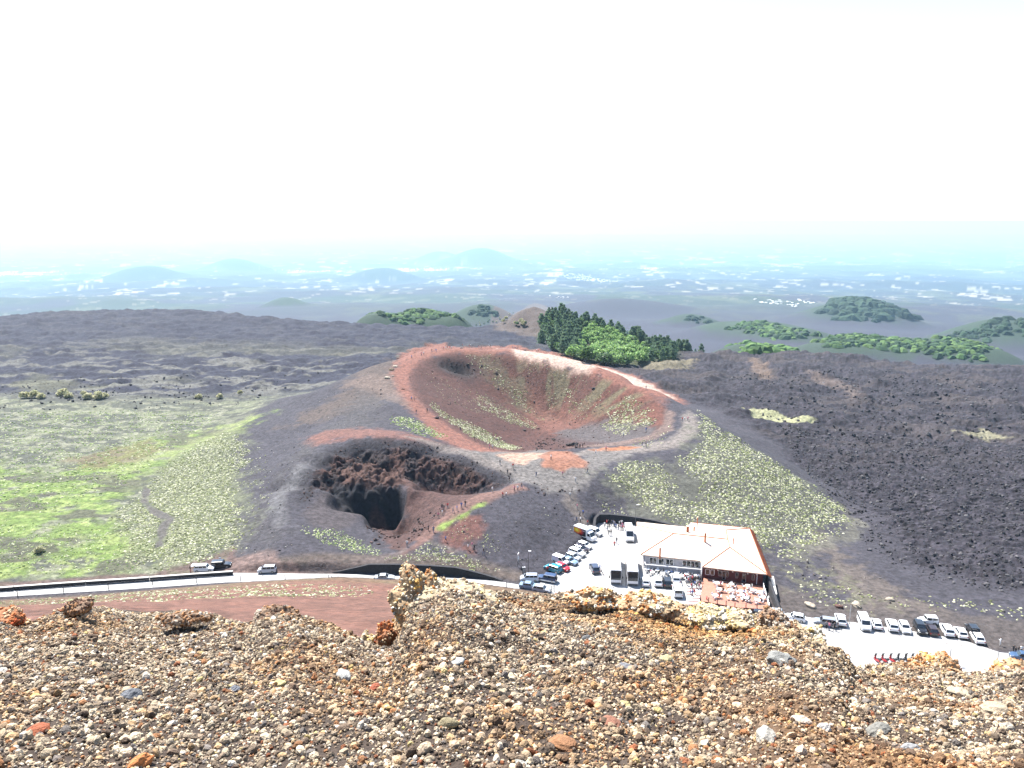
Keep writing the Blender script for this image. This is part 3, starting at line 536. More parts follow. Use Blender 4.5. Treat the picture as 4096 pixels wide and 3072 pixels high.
def tufts(name, L, dens, r0, r1, label, cols=None, clump=.5, z=None, pts=None):
    P = wpoly(L) if z is None else z; P = np.array(P); x0, y0 = P.min(0); x1, y1 = P.max(0)
    dens = dens * (9.0 if name == 'shrub_cover' else 2.0); r0, r1 = (r0 * .55, r1 * .62) if name == 'shrub_cover' else (r0, r1); n = int((x1 - x0) * (y1 - y0) * dens); x = x0 + (x1 - x0) * RS.rand(n); y = y0 + (y1 - y0) * RS.rand(n)
    fe = 1 if name == 'shrub_cover' else r1 * 1.2; sd = poly_sd(x, y, [tuple(p) for p in P]) / fe + (7 if fe == 1 else 5) * (fbm(x / 5 / fe, y / 5 / fe, 3, 231) - .5)
    clump = clump * .7; k = (sd > 0) & (RS.rand(n) < np.clip(.25 + sd / 5, 0, 1)) & (RS.rand(n) < 1 - clump * 1.6 * sstep(.42, .62, fbm(x / 3, y / 3, 3, 233))) & (pave_mask(x, y) < .05)
    x, y = x[k], y[k]
    g_ = poly_sd(x, y, GULLY) < -.3; x, y = x[g_], y[g_]
    if len(x) < 5: return
    r = r0 + (r1 - r0) * RS.rand(len(x)) ** 1.5
    Pp = np.stack([x, y, zground(x, y) - .02], 1); S = np.stack([r * (.8 + .5 * RS.rand(len(x))), r, r * (.7 + .3 * RS.rand(len(x)))], 1)
    cc = (TCOL if cols is None else np.array(cols)); c = cc[RS.randint(0, len(cc), len(x))] * (.7 + .5 * RS.rand(len(x)))[:, None]
    return scatter(name, DOME, Pp, S, c, m_tuft, rot='z', kind='stuff', label=label)
DOME = dome_protos(8)
GRN = [[.15,.20,.065],[.25,.29,.13],[.38,.39,.25],[.10,.145,.045]]
tufts('shrub_cover', [(2400,1900),(2500,1840),(2640,1850),(2700,1920),(2760,2000),(2900,2060),(2760,2130),(2640,2080),(2500,2000)], .55, .25, .55, 'dense pale cushion shrubs on the dark slope above the restaurant')
tufts('shrub_cover', [(2790,1640),(2860,1700),(3050,1812),(3200,1912),(3320,1998),(3395,2050),(3380,2090),(3200,2170),(3060,2200),(2960,2150),(2760,2030),(2800,1960),(2700,1830),(2780,1790),(2800,1720)], .48, .25, .62, 'pale cushion shrubs covering the right flank of the cone', clump=.4)
tufts('shrub_cover', [(3240,1930),(3400,2040),(3440,2110),(3300,2170),(3150,2260),(3080,2200),(3200,2160),(3370,2080)], .35, .2, .6, 'pale shrubs along the foot of the right flank')
tufts('shrub_cover', [(2400,2000),(2500,2010),(2560,2060),(2480,2080),(2400,2050),(2370,2020)], .30, .2, .45, 'thin shrubs beside the path above the car park')
tufts('shrub_cover', [(960,1770),(1000,1800),(970,1880),(950,2000),(980,2100),(950,2190),(850,2225),(600,2290),(480,2200),(480,2060),(560,1960),(640,1870),(800,1770),(900,1720)], .55, .25, .6, 'dense pale cushion shrubs at the left foot of the cone', clump=.3)
tufts('shrub_cover', [(880,1700),(1050,1780),(1090,1920),(1060,2050),(1010,2190),(930,2190),(940,1950)], .07, .2, .5, 'scattered pale shrubs on the dark left flank', clump=.8)
tufts('shrub_cover', [(-300,2050),(100,2100),(350,2080),(560,2160),(600,2280),(300,2305),(0,2320),(-300,2350)], .16, .2, .55, 'green and pale shrubs in the meadow by the road', cols=GRN, clump=.4)
tufts('shrub_cover', [(-300,1650),(400,1640),(900,1640),(700,1800),(500,1950),(200,2050),(-300,2050)], .10, .25, .7, 'sparse pale shrubs across the green meadow', cols=GRN, clump=.7)
tufts('shrub_cover', [(1215,2090),(1290,2105),(1400,2140),(1500,2190),(1520,2222),(1420,2222),(1300,2170),(1210,2120)], .75, .2, .45, 'green and white shrubs inside the small crater', cols=GRN, clump=.3)
tufts('shrub_cover', [(1500,2240),(1620,2205),(1720,2165),(1800,2190),(1900,2235),(2060,2300),(1980,2290),(1800,2256),(1600,2248)], .85, .18, .42, 'pale shrubs on the bank above the black retaining wall', clump=.2)
tufts('shrub_cover', [(1545,1665),(1640,1660),(1740,1710),(1790,1750),(1700,1745),(1600,1715)], .50, .3, .6, 'pale green shrubs in the hollow between the craters', cols=GRN, clump=.2)
tufts('shrub_cover', [(1720,1600),(1800,1660),(1880,1690),(2000,1750),(2100,1790),(2040,1800),(1900,1755),(1780,1680),(1715,1620)], .75, .25, .5, 'pale green shrubs along the near inner slope of the big crater', clump=.25)
tufts('shrub_cover', [(1900,1560),(2050,1640),(2150,1690),(2160,1715),(2020,1690),(1900,1620)], .4, .22, .5, 'pale shrubs across the inner slope of the big crater')
tufts('shrub_cover', [(1850,1410),(1950,1420),(2050,1520),(2140,1610),(2180,1690),(2120,1650),(2000,1560),(1900,1470)], .30, .25, .55, 'line of pale shrubs down the far inner slope of the big crater')
tufts('shrub_cover', [(2060,1420),(2250,1450),(2450,1520),(2400,1560),(2250,1550),(2100,1480)], .10, .2, .45, 'small shrubs under the far rim of the big crater')
tufts('shrub_cover', [(2160,1500),(2220,1510),(2240,1600),(2220,1650),(2180,1620),(2160,1560)], .4, .25, .5, 'band of shrubs on the back wall of the big crater')
tufts('shrub_cover', [(2240,1540),(2300,1540),(2340,1620),(2280,1660),(2250,1620)], .30, .25, .5, 'second band of shrubs on the back wall of the big crater')
tufts('shrub_cover', [(2420,1620),(2540,1580),(2620,1640),(2600,1700),(2500,1740),(2400,1700)], .42, .3, .65, 'large pale shrubs on the right inner slope of the big crater')
tufts('shrub_cover', [(2300,1560),(2450,1560),(2420,1640),(2330,1700),(2290,1640)], .10, .2, .5, 'sparse shrubs on the right back wall of the big crater')
tufts('shrub_cover', [(2560,1760),(2680,1700),(2700,1740),(2600,1790),(2500,1790)], .12, .2, .5, 'sparse shrubs inside the right bend of the trail')
tufts('shrub_cover', [(2150,2020),(2190,2020),(2200,2070),(2170,2080)], .6, .18, .35, 'small patch of white shrubs on the grey hillock')
tufts('shrub_cover', [(1850,2140),(1960,2130),(2020,2190),(2040,2230),(1980,2230),(1900,2190)], .22, .15, .35, 'white shrubs scattered down the grey hillock')
tufts('shrub_cover', [(1800,2080),(1900,2060),(1900,2150),(1830,2170),(1780,2130)], .30, .12, .3, 'small pale shrubs on the red hillock')
tufts('shrub_cover', [(3100,2220),(3300,2300),(3560,2400),(3700,2430),(3500,2450),(3250,2410),(3120,2330)], .10, .2, .6, 'shrubs on the flat ground behind the car park', clump=.8)
tufts('shrub_cover', [(3500,2350),(3900,2400),(4300,2470),(4300,2520),(3900,2460),(3600,2420)], .16, .2, .6, 'line of pale shrubs at the edge of the black lava', clump=.6)
tufts('shrub_cover', [(-200,2410),(400,2375),(900,2345),(1500,2345),(1500,2380),(1000,2385),(700,2410),(300,2435),(-200,2460)], .22, .18, .48, 'pale shrubs on the red slope just below the road', clump=.6)
tufts('shrub_cover', [(2000,1600),(1700,1480),(1700,1560),(1900,1660),(2000,1680)], .06, .15, .35, 'tiny shrubs on the dark left wall of the big crater')
# ------------------------------------------------------------------ haze
hz = new_mat('haze_air'); N = hz.node_tree.nodes; o_ = N.new('ShaderNodeOutputMaterial'); pv = N.new('ShaderNodeVolumePrincipled')
pv.inputs['Color'].default_value = (.50, .76, 1.0, 1); pv.inputs['Density'].default_value = 5.6e-5; pv.inputs['Anisotropy'].default_value = .25
pv.inputs['Density Attribute'].default_value = ''; hz.cycles.homogeneous_volume = True
hz.node_tree.links.new(pv.outputs[0], o_.inputs['Volume'])
bm = bmesh.new(); bmesh.ops.create_cube(bm, size=1)
for v in bm.verts: v.co = Vector((v.co.x * 180000, 30000 + v.co.y * 66000, -510 + v.co.z * 1200 if False else (-1250 if v.co.z < 0 else 84)))
me = bpy.data.meshes.new('haze'); bm.to_mesh(me); bm.free(); me.materials.append(hz); link('haze', me, kind='stuff')
# ------------------------------------------------------------------ small builders
class MB:
    """collects boxes, prisms and tubes into one mesh"""
    def __init__(s): s.v = []; s.f = []; s.m = []
    def add(s, V, F, m=0):
        b = len(s.v); s.v += [tuple(p) for p in V]; s.f += [tuple(i + b for i in f) for f in F]; s.m += [m] * len(F); return s
    def box(s, x0, x1, y0, y1, z0, z1, m=0, tx=0, ty=0):
        V = [(x0,y0,z0),(x1,y0,z0),(x1,y1,z0),(x0,y1,z0),(x0+tx,y0+ty,z1),(x1-tx,y0+ty,z1),(x1-tx,y1-ty,z1),(x0+tx,y1-ty,z1)]
        return s.add(V, [(0,3,2,1),(4,5,6,7),(0,1,5,4),(1,2,6,5),(2,3,7,6),(3,0,4,7)], m)
    def obox(s, a, b, w, z0, z1, m=0):
        a = Vector(a[:2]); b = Vector(b[:2]); d = (b - a).normalized(); n = Vector((-d.y, d.x)) * w / 2
        q = [a - n, b - n, b + n, a + n]
        z0a, z0b = (z0 if isinstance(z0, tuple) else (z0, z0)); z1a, z1b = (z1 if isinstance(z1, tuple) else (z1, z1))
        return s.add([(q[0].x,q[0].y,z0a),(q[1].x,q[1].y,z0b),(q[2].x,q[2].y,z0b),(q[3].x,q[3].y,z0a),(q[0].x,q[0].y,z1a),(q[1].x,q[1].y,z1b),(q[2].x,q[2].y,z1b),(q[3].x,q[3].y,z1a)],
                     [(0,3,2,1),(4,5,6,7),(0,1,5,4),(1,2,6,5),(2,3,7,6),(3,0,4,7)], m)
    def tube(s, a, b, r, n=6, m=0, r2=None):
        a = Vector(a); b = Vector(b); d = (b - a).normalized(); u = d.orthogonal().normalized(); w = d.cross(u); r2 = r if r2 is None else r2
        V = [a + (u * math.cos(6.2832*i/n) + w * math.sin(6.2832*i/n)) * r for i in range(n)] + [b + (u * math.cos(6.2832*i/n) + w * math.sin(6.2832*i/n)) * r2 for i in range(n)]
        return s.add(V, [(i, (i+1) % n, n + (i+1) % n, n + i) for i in range(n)] + [tuple(range(n))[::-1], tuple(range(n, 2*n))], m)
    def loft(s, rings, m=0, caps=True):
        n = len(rings[0]); V = [p for r in rings for p in r]; F = []
        for k in range(len(rings) - 1):
            for i in range(n): j = (i + 1) % n; F.append((k*n+i, k*n+j, (k+1)*n+j, (k+1)*n+i))
        if caps: F += [tuple(range(n))[::-1], tuple(range((len(rings)-1)*n, len(rings)*n))]
        return s.add(V, F, m)
    def mesh(s, name, mats, smooth=False):
        me = bpy.data.meshes.new(name); me.from_pydata(s.v, [], s.f); me.polygons.foreach_set('material_index', s.m)
        bm = bmesh.new(); bm.from_mesh(me); bmesh.ops.recalc_face_normals(bm, faces=bm.faces[:]); bm.to_mesh(me); bm.free()
        for m in mats: me.materials.append(m)
        if smooth: me.polygons.foreach_set('use_smooth', [True] * len(me.polygons))
        me.update(); return me
    def obj(s, name, mats, parent=None, smooth=False, **kw):
        return link(name, s.mesh(name, mats if isinstance(mats, (list, tuple)) else [mats], smooth), parent, **kw)
def empty(name, loc=(0, 0, 0), rz=0.0, **kw):
    return link(name, None, None, loc, rz, **kw)
_mc = {}
def paint(c, rough=.28, coat=.6):
    k = ('p', c, rough)
    if k not in _mc: _mc[k] = mat('car_paint_%d' % len(_mc), c, rough, noise=.05, nscale=8, coat=coat)
    return _mc[k]
m_glass = mat('vehicle_glass', (.012, .016, .022), .06, spec=.8); m_tyre = mat('tyre_rubber', (.02, .02, .02), .9); m_rim = mat('wheel_rim', (.35, .35, .36), .35, metal=.8)
m_head = mat('headlight_lens', (.75, .75, .72), .15); m_tail = mat('tail_light_lens', (.35, .01, .01), .2); m_trim = mat('black_trim', (.025, .025, .027), .7)
# ------------------------------------------------------------------ vehicles (front towards +X)
def wheel_mesh(r, w):
    b = MB(); n = 14; b.tube((0, -w/2, 0), (0, w/2, 0), r, n, 0); b.tube((0, -w/2 - .012, 0), (0, w/2 + .012, 0), r * .62, 10, 1); return b.mesh('wheel', [m_tyre, m_rim])
_wh = {}
SPEC = dict(  # L, W, H, belt, hood, windscreen base, roof front, roof rear, tail base, wheel r, tail height, clearance
    hatch=(4.0,1.74,1.48,.95,.90,.98,.42,-1.45,-1.88,.31,.95,.2), sedan=(4.5,1.78,1.44,.95,.90,.95,.28,-.95,-1.60,.32,1.0,.2),
    suv=(4.45,1.84,1.68,1.10,1.05,1.05,.52,-1.80,-2.12,.36,1.08,.27), mpv=(4.2,1.75,1.62,1.05,.95,1.35,.60,-1.75,-2.02,.31,1.0,.2),
    jeep=(3.65,1.65,1.70,1.08,1.02,.62,.40,-1.62,-1.74,.36,1.08,.32), jeeplong=(4.5,1.8,1.82,1.15,1.08,.80,.52,-2.05,-2.18,.40,1.15,.36),
    van=(5.1,1.95,1.98,1.15,1.10,1.85,1.15,-2.40,-2.50,.34,1.15,.24), smallvan=(4.3,1.82,1.84,1.05,1.0,1.30,.65,-2.05,-2.12,.32,1.05,.22), minibus=(7.0,2.1,2.75,1.35,1.25,2.85,2.05,-3.38,-3.46,.37,1.3,.28))
def car(kind, col, name, label, u, v, ang, mode='c', cat='car', group=None, windowless=False, lower=None, z=.036):
    L, W, Hh, belt, hood, wb, rf_, rr, tb, wr, tz, cl = SPEC[kind]; hl = L / 2; hw = W / 2
    p = Z(u, v, z); a = math.radians(ang); d = Vector((math.cos(a), math.sin(a)))
    c = Vector(p[:2]) + (d if d.y > 0 else -d) * (hl if mode == 'near' else 0)
    root = empty(name, (c.x, c.y, z), a, label=label, category=cat, group=group)
    body = MB()
    def ring(x, zb, zt, w, ch=.12):
        return [(x,-w+ch*.5,zb),(x,-w,zb+ch),(x,-w*1.0,(zb+zt)/2),(x,-w+.04,zt-ch*.6),(x,-w+ch*1.3,zt),(x,w-ch*1.3,zt),(x,w-.04,zt-ch*.6),(x,w*1.0,(zb+zt)/2),(x,w,zb+ch),(x,w-ch*.5,zb)]
    fr = .88 if kind not in ('jeep', 'jeeplong', 'minibus') else .96
    st = [(-hl, cl+.12, tz-.12, hw*.93), (-hl+.12, cl, tz, hw*.97), (tb+.05 if kind == 'sedan' else -hl+.35, cl, tz if kind == 'sedan' else belt, hw), (0, cl, belt, hw), (wb, cl, belt-.02 if kind != 'sedan' else belt, hw),
          (wb+(hl-wb)*.5, cl, (hood+belt)/2, hw*.99), (hl-.22, cl, hood-.10, hw*.95), (hl-.04, cl+.06, hood-.24, hw*fr), (hl, cl+.16, hood-.36, hw*(fr-.06))]
    body.loft([ring(*s) for s in st]); zr = Hh; iw = hw * .76 if kind not in ('van', 'minibus', 'jeep', 'jeeplong', 'smallvan') else hw * .88
    cb = [(wb, -hw*.93), (wb, hw*.93), (tb, hw*.93), (tb, -hw*.93)]
    def cab(t, o=0.0):      # ring of the cabin at height fraction t
        xf = wb + (rf_ - wb) * t + o; xr = tb + (rr - tb) * t - o; w = hw*.93 + (iw - hw*.93) * t + o; zz = belt - .03 + (zr - .04 - belt + .03) * t
        return [(xf,-w,zz),(xf,w,zz),(xr,w,zz),(xr,-w,zz)]
    body.loft([cab(0), cab(1)], caps=True); r1 = cab(1); cx0 = (r1[0][0] + r1[2][0]) / 2
    body.loft([r1, [(cx0 + (q[0]-cx0)*.86, q[1]*.88, zr) for q in r1]])
    body.obj('body', [paint(col)], root, smooth=False)
    if lower: MB().box(-hl+.05, hl-.05, -hw-.02, hw+.02, cl, cl+.28).obj('lower_cladding', [paint(lower, .5, .1)], root)
    def pane(i, j, t0, t1, s0, s1, o=.018):
        A, B = cab(t0, o), cab(t1, o); f = lambda R, s: tuple(R[i][k] + (R[j][k] - R[i][k]) * s for k in range(3)); return [f(A, s0), f(A, s1), f(B, s1), f(B, s0)]
    def glass(nm, quads):
        b = MB(); [b.add(q, [(0, 1, 2, 3)]) for q in quads]; b.obj(nm, [m_glass], root)
    glass('windscreen', [pane(0, 1, .10, .93, .07, .93)]); 
    if not windowless: glass('rear_window', [pane(2, 3, .18 if kind != 'sedan' else .1, .90, .08, .92)])
    sp = [(.03, .34), (.37, .66), (.69, .95)] if L < 5 else [(.02, .20), (.23, .42), (.45, .64), (.67, .95)]
    if kind == 'jeep': sp = [(.05, .46), (.52, .94)]
    if windowless: sp = sp[:1]
    glass('side_window', [pane(1, 2, .14, .88, *q) for q in sp]); glass('side_window', [pane(3, 0, .14, .88, 1 - q[1], 1 - q[0]) for q in sp])
    k = (wr, )
    if k not in _wh: _wh[k] = wheel_mesh(wr, .22)
    for sx in (hl - .82, -hl + .78):
        for sy in (-1, 1): link('wheel', _wh[k], root, (sx, sy * (hw - .10), wr))
    for sy in (-1, 1):
        MB().box(hl-.10, hl-.02, sy*hw*.66-.17, sy*hw*.66+.17, hood-.36, hood-.22).obj('headlight', [m_head], root)
        MB().box(-hl-.012, -hl+.08, sy*hw*.80-.10, sy*hw*.80+.10, tz-.34, tz-.14).obj('tail_light', [m_tail], root)
    MB().box(-hl-.02, -hl+.1, -hw*.8, hw*.8, cl+.05, cl+.2).obj('rear_bumper', [m_trim], root)
    MB().box(hl-.06, hl+.015, -hw*.6, hw*.6, cl+.14, cl+.30).obj('grille', [m_trim], root)
    for sy in (-1, 1): MB().box(wb-.32, wb-.16, sy*(hw+.01) - (.16 if sy < 0 else 0), sy*(hw+.01) + (.16 if sy > 0 else 0), belt-.02, belt+.12).obj('wing_mirror', [paint(col)], root)
    return root
WHT = (.68,.69,.70); SIL = (.36,.38,.40); GRY = (.10,.115,.13); BLK = (.014,.014,.016); STL = (.17,.25,.34); NVY = (.018,.035,.09); TEA = (.008,.16,.22); REDC = (.38,.006,.012); BRN = (.028,.014,.012)
def wang(a, b):
    p, q = Z(*a, 0), Z(*b, 0); return math.degrees(math.atan2(q[1]-p[1], q[0]-p[0]))
gd = 'cars parked in a slanting row beside the grey slope'; dA = wang((2307,2152),(2373,2174))
car('hatch', WHT, 'parked_car', 'white hatchback first in the slanting row, right beside the picture truck', 2338, 2190, dA, group=gd)
car('hatch', BRN, 'parked_car', 'dark brown hatchback second in the slanting row', 2324, 2204, dA, group=gd)
car('suv', WHT, 'parked_car', 'white car third in the slanting row, between the brown one and the silver one', 2308, 2220, dA, group=gd)
car('hatch', SIL, 'parked_car', 'silver hatchback fourth in the slanting row', 2292, 2236, dA, group=gd)
car('sedan', STL, 'parked_car', 'steel blue car in the slanting row next to the white panel van', 2277, 2252, dA, group=gd)
car('smallvan', WHT, 'parked_van', 'white windowless panel van at the slope end of the slanting row', 2243, 2252, dA, cat='van', windowless=True)
car('hatch', REDC, 'parked_car', 'small bright red car between the white panel van and the teal car', 2248, 2278, dA, group=gd)
car('suv', TEA, 'parked_car', 'teal green car with pale roof, last of the slanting row', 2212, 2284, wang((2250,2294),(2193,2275)), group=gd)
car('smallvan', WHT, 'parked_car', 'white car half hidden behind the picture truck', 2378, 2138, dA, group=gd)
car('mpv', (.42,.46,.52), 'parked_car', 'pale blue grey people carrier at the kerb below the street lamp', 2117, 2322, wang((2139,2325),(2098,2325)))
jp = car('jeeplong', NVY, 'parked_car', 'dark blue and white off-road car with spare wheel at the car park entrance', 2188, 2324, wang((2213,2330),(2166,2322)), lower=WHT, cat='off-road car')
link('spare_wheel', _wh[(.40,)], jp, (-2.32, 0, 1.05), math.radians(90))
car('sedan', STL, 'driving_car', 'light blue car on the road behind the nearest gravel crest', 2118, 2352, wang((2080,2346),(2150,2354)))
car('hatch', (.30,.31,.34), 'driving_car', 'grey car on the road almost hidden by the gravel crest', 2166, 2366, wang((2100,2350),(2180,2362)))
car('suv', (.03,.035,.06), 'waiting_car', 'dark blue car standing alone in the middle of the car park', 2377, 2283, 98)
car('minibus', WHT, 'minibus', 'white minibus parked at the corner of the restaurant roof', 2520, 2172, -94, mode='near', cat='minibus')
gb = 'cars parked in front of the restaurant'
car('hatch', WHT, 'parked_car', 'white car next to the second coach, leftmost in front of the restaurant', 2584, 2352, 84, mode='near', group=gb)
car('suv', WHT, 'parked_car', 'white car with dark rear window between a white and a black car by the restaurant', 2634, 2353, 84, mode='near', group=gb)
car('suv', BLK, 'parked_car', 'black car in front of the restaurant tables', 2672, 2356, 84, mode='near', group=gb)
car('suv', WHT, 'parked_car', 'white car parked behind the white van near the steps', 2706, 2342, 84, mode='near', group=gb)
car('van', WHT, 'parked_van', 'white passenger van nearest the restaurant steps', 2714, 2396, 84, mode='near', cat='van', group=gb)
car('mpv', BLK, 'parked_car', 'black people carrier at the foot of the terrace', 3050, 2474, wang((3024,2466),(3072,2476)))
car('hatch', (.28,.31,.35), 'parked_car', 'grey car tucked against the dark wall behind the black people carrier', 3096, 2462, 165)
car('hatch', WHT, 'parked_car', 'white car side-on, first on the gravel edge right of the terrace', 3180, 2480, wang((3203,2486),(3158,2478)))
car('mpv', WHT, 'parked_car', 'white car half hidden by the orange gravel crest', 3160, 2512, wang((3110,2500),(3200,2516)))
car('suv', (.20,.22,.25), 'parked_car', 'grey estate car side-on next to a group of people', 3300, 2500, wang((3335,2506),(3271,2497)))
gr = 'cars parked nose-in along the far edge of the right car park'
car('suv', WHT, 'parked_car', 'white estate seen from behind, left end of the long right row', 3368, 2512, 76, mode='near', group=gr)
car('van', WHT, 'parked_van', 'long white passenger van near the left end of the right row', 3466, 2530, -103, mode='near', cat='van', group=gr)
car('hatch', WHT, 'parked_car', 'white hatchback directly right of the long white van', 3512, 2525, 76, mode='near', group=gr)
car('suv', WHT, 'parked_car', 'white car with roof bars, third along the right row', 3576, 2534, 76, mode='near', group=gr)
car('hatch', WHT, 'parked_car', 'white car with big dark windscreen left of the black cars', 3628, 2541, -103, mode='near', group=gr)
car('suv', BLK, 'parked_car', 'black car in the right row next to the white car with dark windscreen', 3692, 2546, -103, mode='near', group=gr)
car('hatch', BRN, 'parked_car', 'dark brown car beside the black one in the right row', 3738, 2550, 77, mode='near', group=gr)
car('suv', WHT, 'parked_car', 'white rounded car right of the dark brown car', 3800, 2554, 77, mode='near', group=gr)
car('hatch', WHT, 'parked_car', 'white car with dark blue rear window near the right end of the row', 3854, 2561, 77, mode='near', group=gr)
car('jeep', BLK, 'parked_car', 'black boxy off-road car behind the last white car of the right row', 3902, 2548, 80, mode='near', cat='off-road car', z=.1)
car('hatch', WHT, 'parked_car', 'white hatchback at the right end of the row, in front of the black off-roader', 3922, 2582, 77, mode='near', group=gr)
car('jeep', WHT, 'parked_car', 'small white off-road car alone on the grey gravel', 3710, 2494, wang((3735,2498),(3692,2495)), cat='off-road car', z=.12)
car('suv', (.03,.06,.12), 'parked_car', 'dark blue car cut by the right edge of the photo', 4092, 2642, wang((4130,2655),(4050,2640)))
wsv = car('suv', WHT, 'parked_car', 'white estate with raised tailgate beside the low wall', 818, 2284, wang((795,2286),(840,2284)), z=.1)
MB().box(-2.75, -1.95, -.75, .75, 1.62, 1.68).obj('raised_tailgate', [paint(WHT)], wsv)
car('jeeplong', BLK, 'parked_car', 'black off-road car with pale roof behind the white estate', 886, 2270, wang((860,2272),(910,2269)), cat='off-road car', z=.15, lower=None)
car('mpv', (.38,.40,.44), 'parked_car', 'silver car alone on the dirt lay-by left of the craters', 1069, 2288, wang((1091,2287),(1047,2289)), z=.12)
car('sedan', SIL, 'driving_car', 'silver car driving along the road below the black retaining wall', 1538, 2320, 4, z=.036)
# coaches
m_bus = paint((.74,.74,.75)); m_hatch = mat('coach_roof_seam', (.20,.20,.21), .7)
def coach(label, u0, v0, u1, v1, W=2.42):
    L = 12.6; f = Vector(Z(u0, v0, .036)[:2]); b = Vector(Z(u1, v1, 3.6)[:2]); d = (f - b).normalized(); c = f - d * L / 2
    root = empty('coach', (c.x, c.y, .036), math.atan2(d.y, d.x), label=label, category='coach', group='white tour coaches'); hl, hw = L/2, W/2; b = MB()
    ring = lambda x, zb, zt, w, c=.22: [(x,-w,zb),(x,-w,zt-c),(x,-w+c*.45,zt-c*.3),(x,-w+c,zt),(x,w-c,zt),(x,w-c*.45,zt-c*.3),(x,w,zt-c),(x,w,zb)]
    b.loft([ring(-hl,.5,3.4,hw*.95), ring(-hl+.15,.32,3.58,hw), ring(hl-.9,.32,3.58,hw), ring(hl-.35,.32,3.48,hw), ring(hl-.02,.36,1.25,hw*.97,.1), ring(hl,.45,1.0,hw*.93,.1)]); b.obj('body', [m_bus], root)
    g = MB(); g.add([(hl+.0,-hw*.90,1.22),(hl+.0,hw*.90,1.22),(hl-.30,hw*.93,3.3),(hl-.30,-hw*.93,3.3)], [(0,1,2,3)]); g.obj('windscreen', [m_glass], root)
    for s in (-1, 1):
        g = MB(); 
        for k in range(6): x0 = -hl + .5 + k * 1.88; g.box(x0, x0 + 1.74, s*(hw+.006) - .01, s*(hw+.006) + .01, 1.75, 2.95)
        g.obj('side_window', [m_glass], root)
        MB().box(hl-.10, hl+.012, s*hw*.72-.22, s*hw*.72+.22, .72, .92).obj('headlight', [m_head], root)
        MB().tube((hl-.2, s*hw, 3.0), (hl+.35, s*(hw+.22), 2.3), .04).box(hl+.25, hl+.38, s*(hw+.22)-.12, s*(hw+.22)+.12, 1.75, 2.3).obj('wing_mirror', [m_trim], root)
        for x in (hl-2.6, -hl+3.2, -hl+1.9): link('wheel', coach.w, root, (x, s*(hw-.14), .5))
    MB().box(-hl+2.5, -hl+5.0, -.75, .75, 3.575, 3.72, tx=.1, ty=.1).obj('roof_air_unit', [m_bus], root)
    MB().box(.6, 1.4, -.4, .4, 3.575, 3.62).box(4.0, 4.06, -hw*.8, hw*.8, 3.575, 3.592, m=1).obj('roof_hatch', [m_bus, m_hatch], root)
    MB().box(hl-.25, hl+.03, -hw*.88, hw*.88, .40, .58).obj('front_bumper', [m_trim], root); return root
coach.w = wheel_mesh(.5, .3)
coach('white coach nearer the slanting row of cars', 2463, 2340, 2458, 2197)
coach('white coach nearer the restaurant', 2531, 2345, 2524, 2202)
# truck with a picture on its side
def picture_mat():
    m = new_mat('truck_picture'); N = m.node_tree.nodes; L = m.node_tree.links; o = N.new('ShaderNodeOutputMaterial'); b = N.new('ShaderNodeBsdfPrincipled'); L.new(b.outputs[0], o.inputs[0]); b.inputs['Roughness'].default_value = .4
    tc = N.new('ShaderNodeTexCoord'); mp = N.new('ShaderNodeMapping'); mp.inputs['Location'].default_value = (.55, 0, -1.75); mp.inputs['Scale'].default_value = (.42, 0, .7); L.new(tc.outputs['Object'], mp.inputs[0])
    nz = N.new('ShaderNodeTexNoise'); nz.inputs['Scale'].default_value = 1.6; L.new(tc.outputs['Object'], nz.inputs[0])
    ad = N.new('ShaderNodeVectorMath'); ad.operation = 'MULTIPLY_ADD'; ad.inputs[1].default_value = (.35, 0, .35); L.new(nz.outputs['Color'], ad.inputs[0]); L.new(mp.outputs[0], ad.inputs[2])
    ln = N.new('ShaderNodeVectorMath'); ln.operation = 'LENGTH'; L.new(ad.outputs[0], ln.inputs[0]); cr = N.new('ShaderNodeValToRGB'); e = cr.color_ramp.elements
    e[0].position = .15; e[0].color = (.9,.8,.06,1); e[1].position = 1.0; e[1].color = (.012,.010,.014,1)
    for p, c in ((.35,(.9,.38,.02,1)),(.60,(.7,.05,.015,1)),(.8,(.25,.02,.02,1))): q = e.new(p); q.color = c
    L.new(ln.outputs['Value'], cr.inputs[0]); L.new(cr.outputs[0], b.inputs['Base Color']); return m
a = wang((2307,2152),(2373,2176)); c = Z(2340, 2160, .036)
tr = empty('box_truck', (c[0], c[1] + .9, .036), math.radians(a), label='white box truck with a fiery yellow and red picture on its side', category='truck')
MB().box(-2.9, 1.3, -1.08, 1.08, .85, 3.1).obj('cargo_box', [paint((.7,.7,.7))], tr)
for s, mm in ((-1, picture_mat()), (1, picture_mat())): MB().box(-2.75, 1.15, s*1.09-.012, s*1.09+.012, 1.05, 2.85).obj('side_picture', [mm], tr)
lt = MB(); [lt.box(-.1 + k*.16, -.02 + k*.16, -1.115, -1.105, 2.38, 2.55) for k in range(7)]; lt.obj('side_lettering', [mat('lettering_white', (.75,.75,.75))], tr)
b = MB(); cr_ = lambda x, zt, w: [(x,-w,.45),(x,-w,zt-.1),(x,-w+.12,zt),(x,w-.12,zt),(x,w,zt-.1),(x,w,.45)]
b.loft([cr_(1.36,2.45,.98), cr_(1.9,2.42,.98), cr_(2.15,2.30,.97), cr_(2.75,1.35,.98), cr_(3.2,1.18,.95), cr_(3.3,.9,.9)]); b.obj('cab', [paint(WHT)], tr)
MB().add([(2.19,-.86,2.26),(2.19,.86,2.26),(2.75,.88,1.40),(2.75,-.88,1.40)], [(0,1,2,3)]).obj('windscreen', [m_glass], tr)
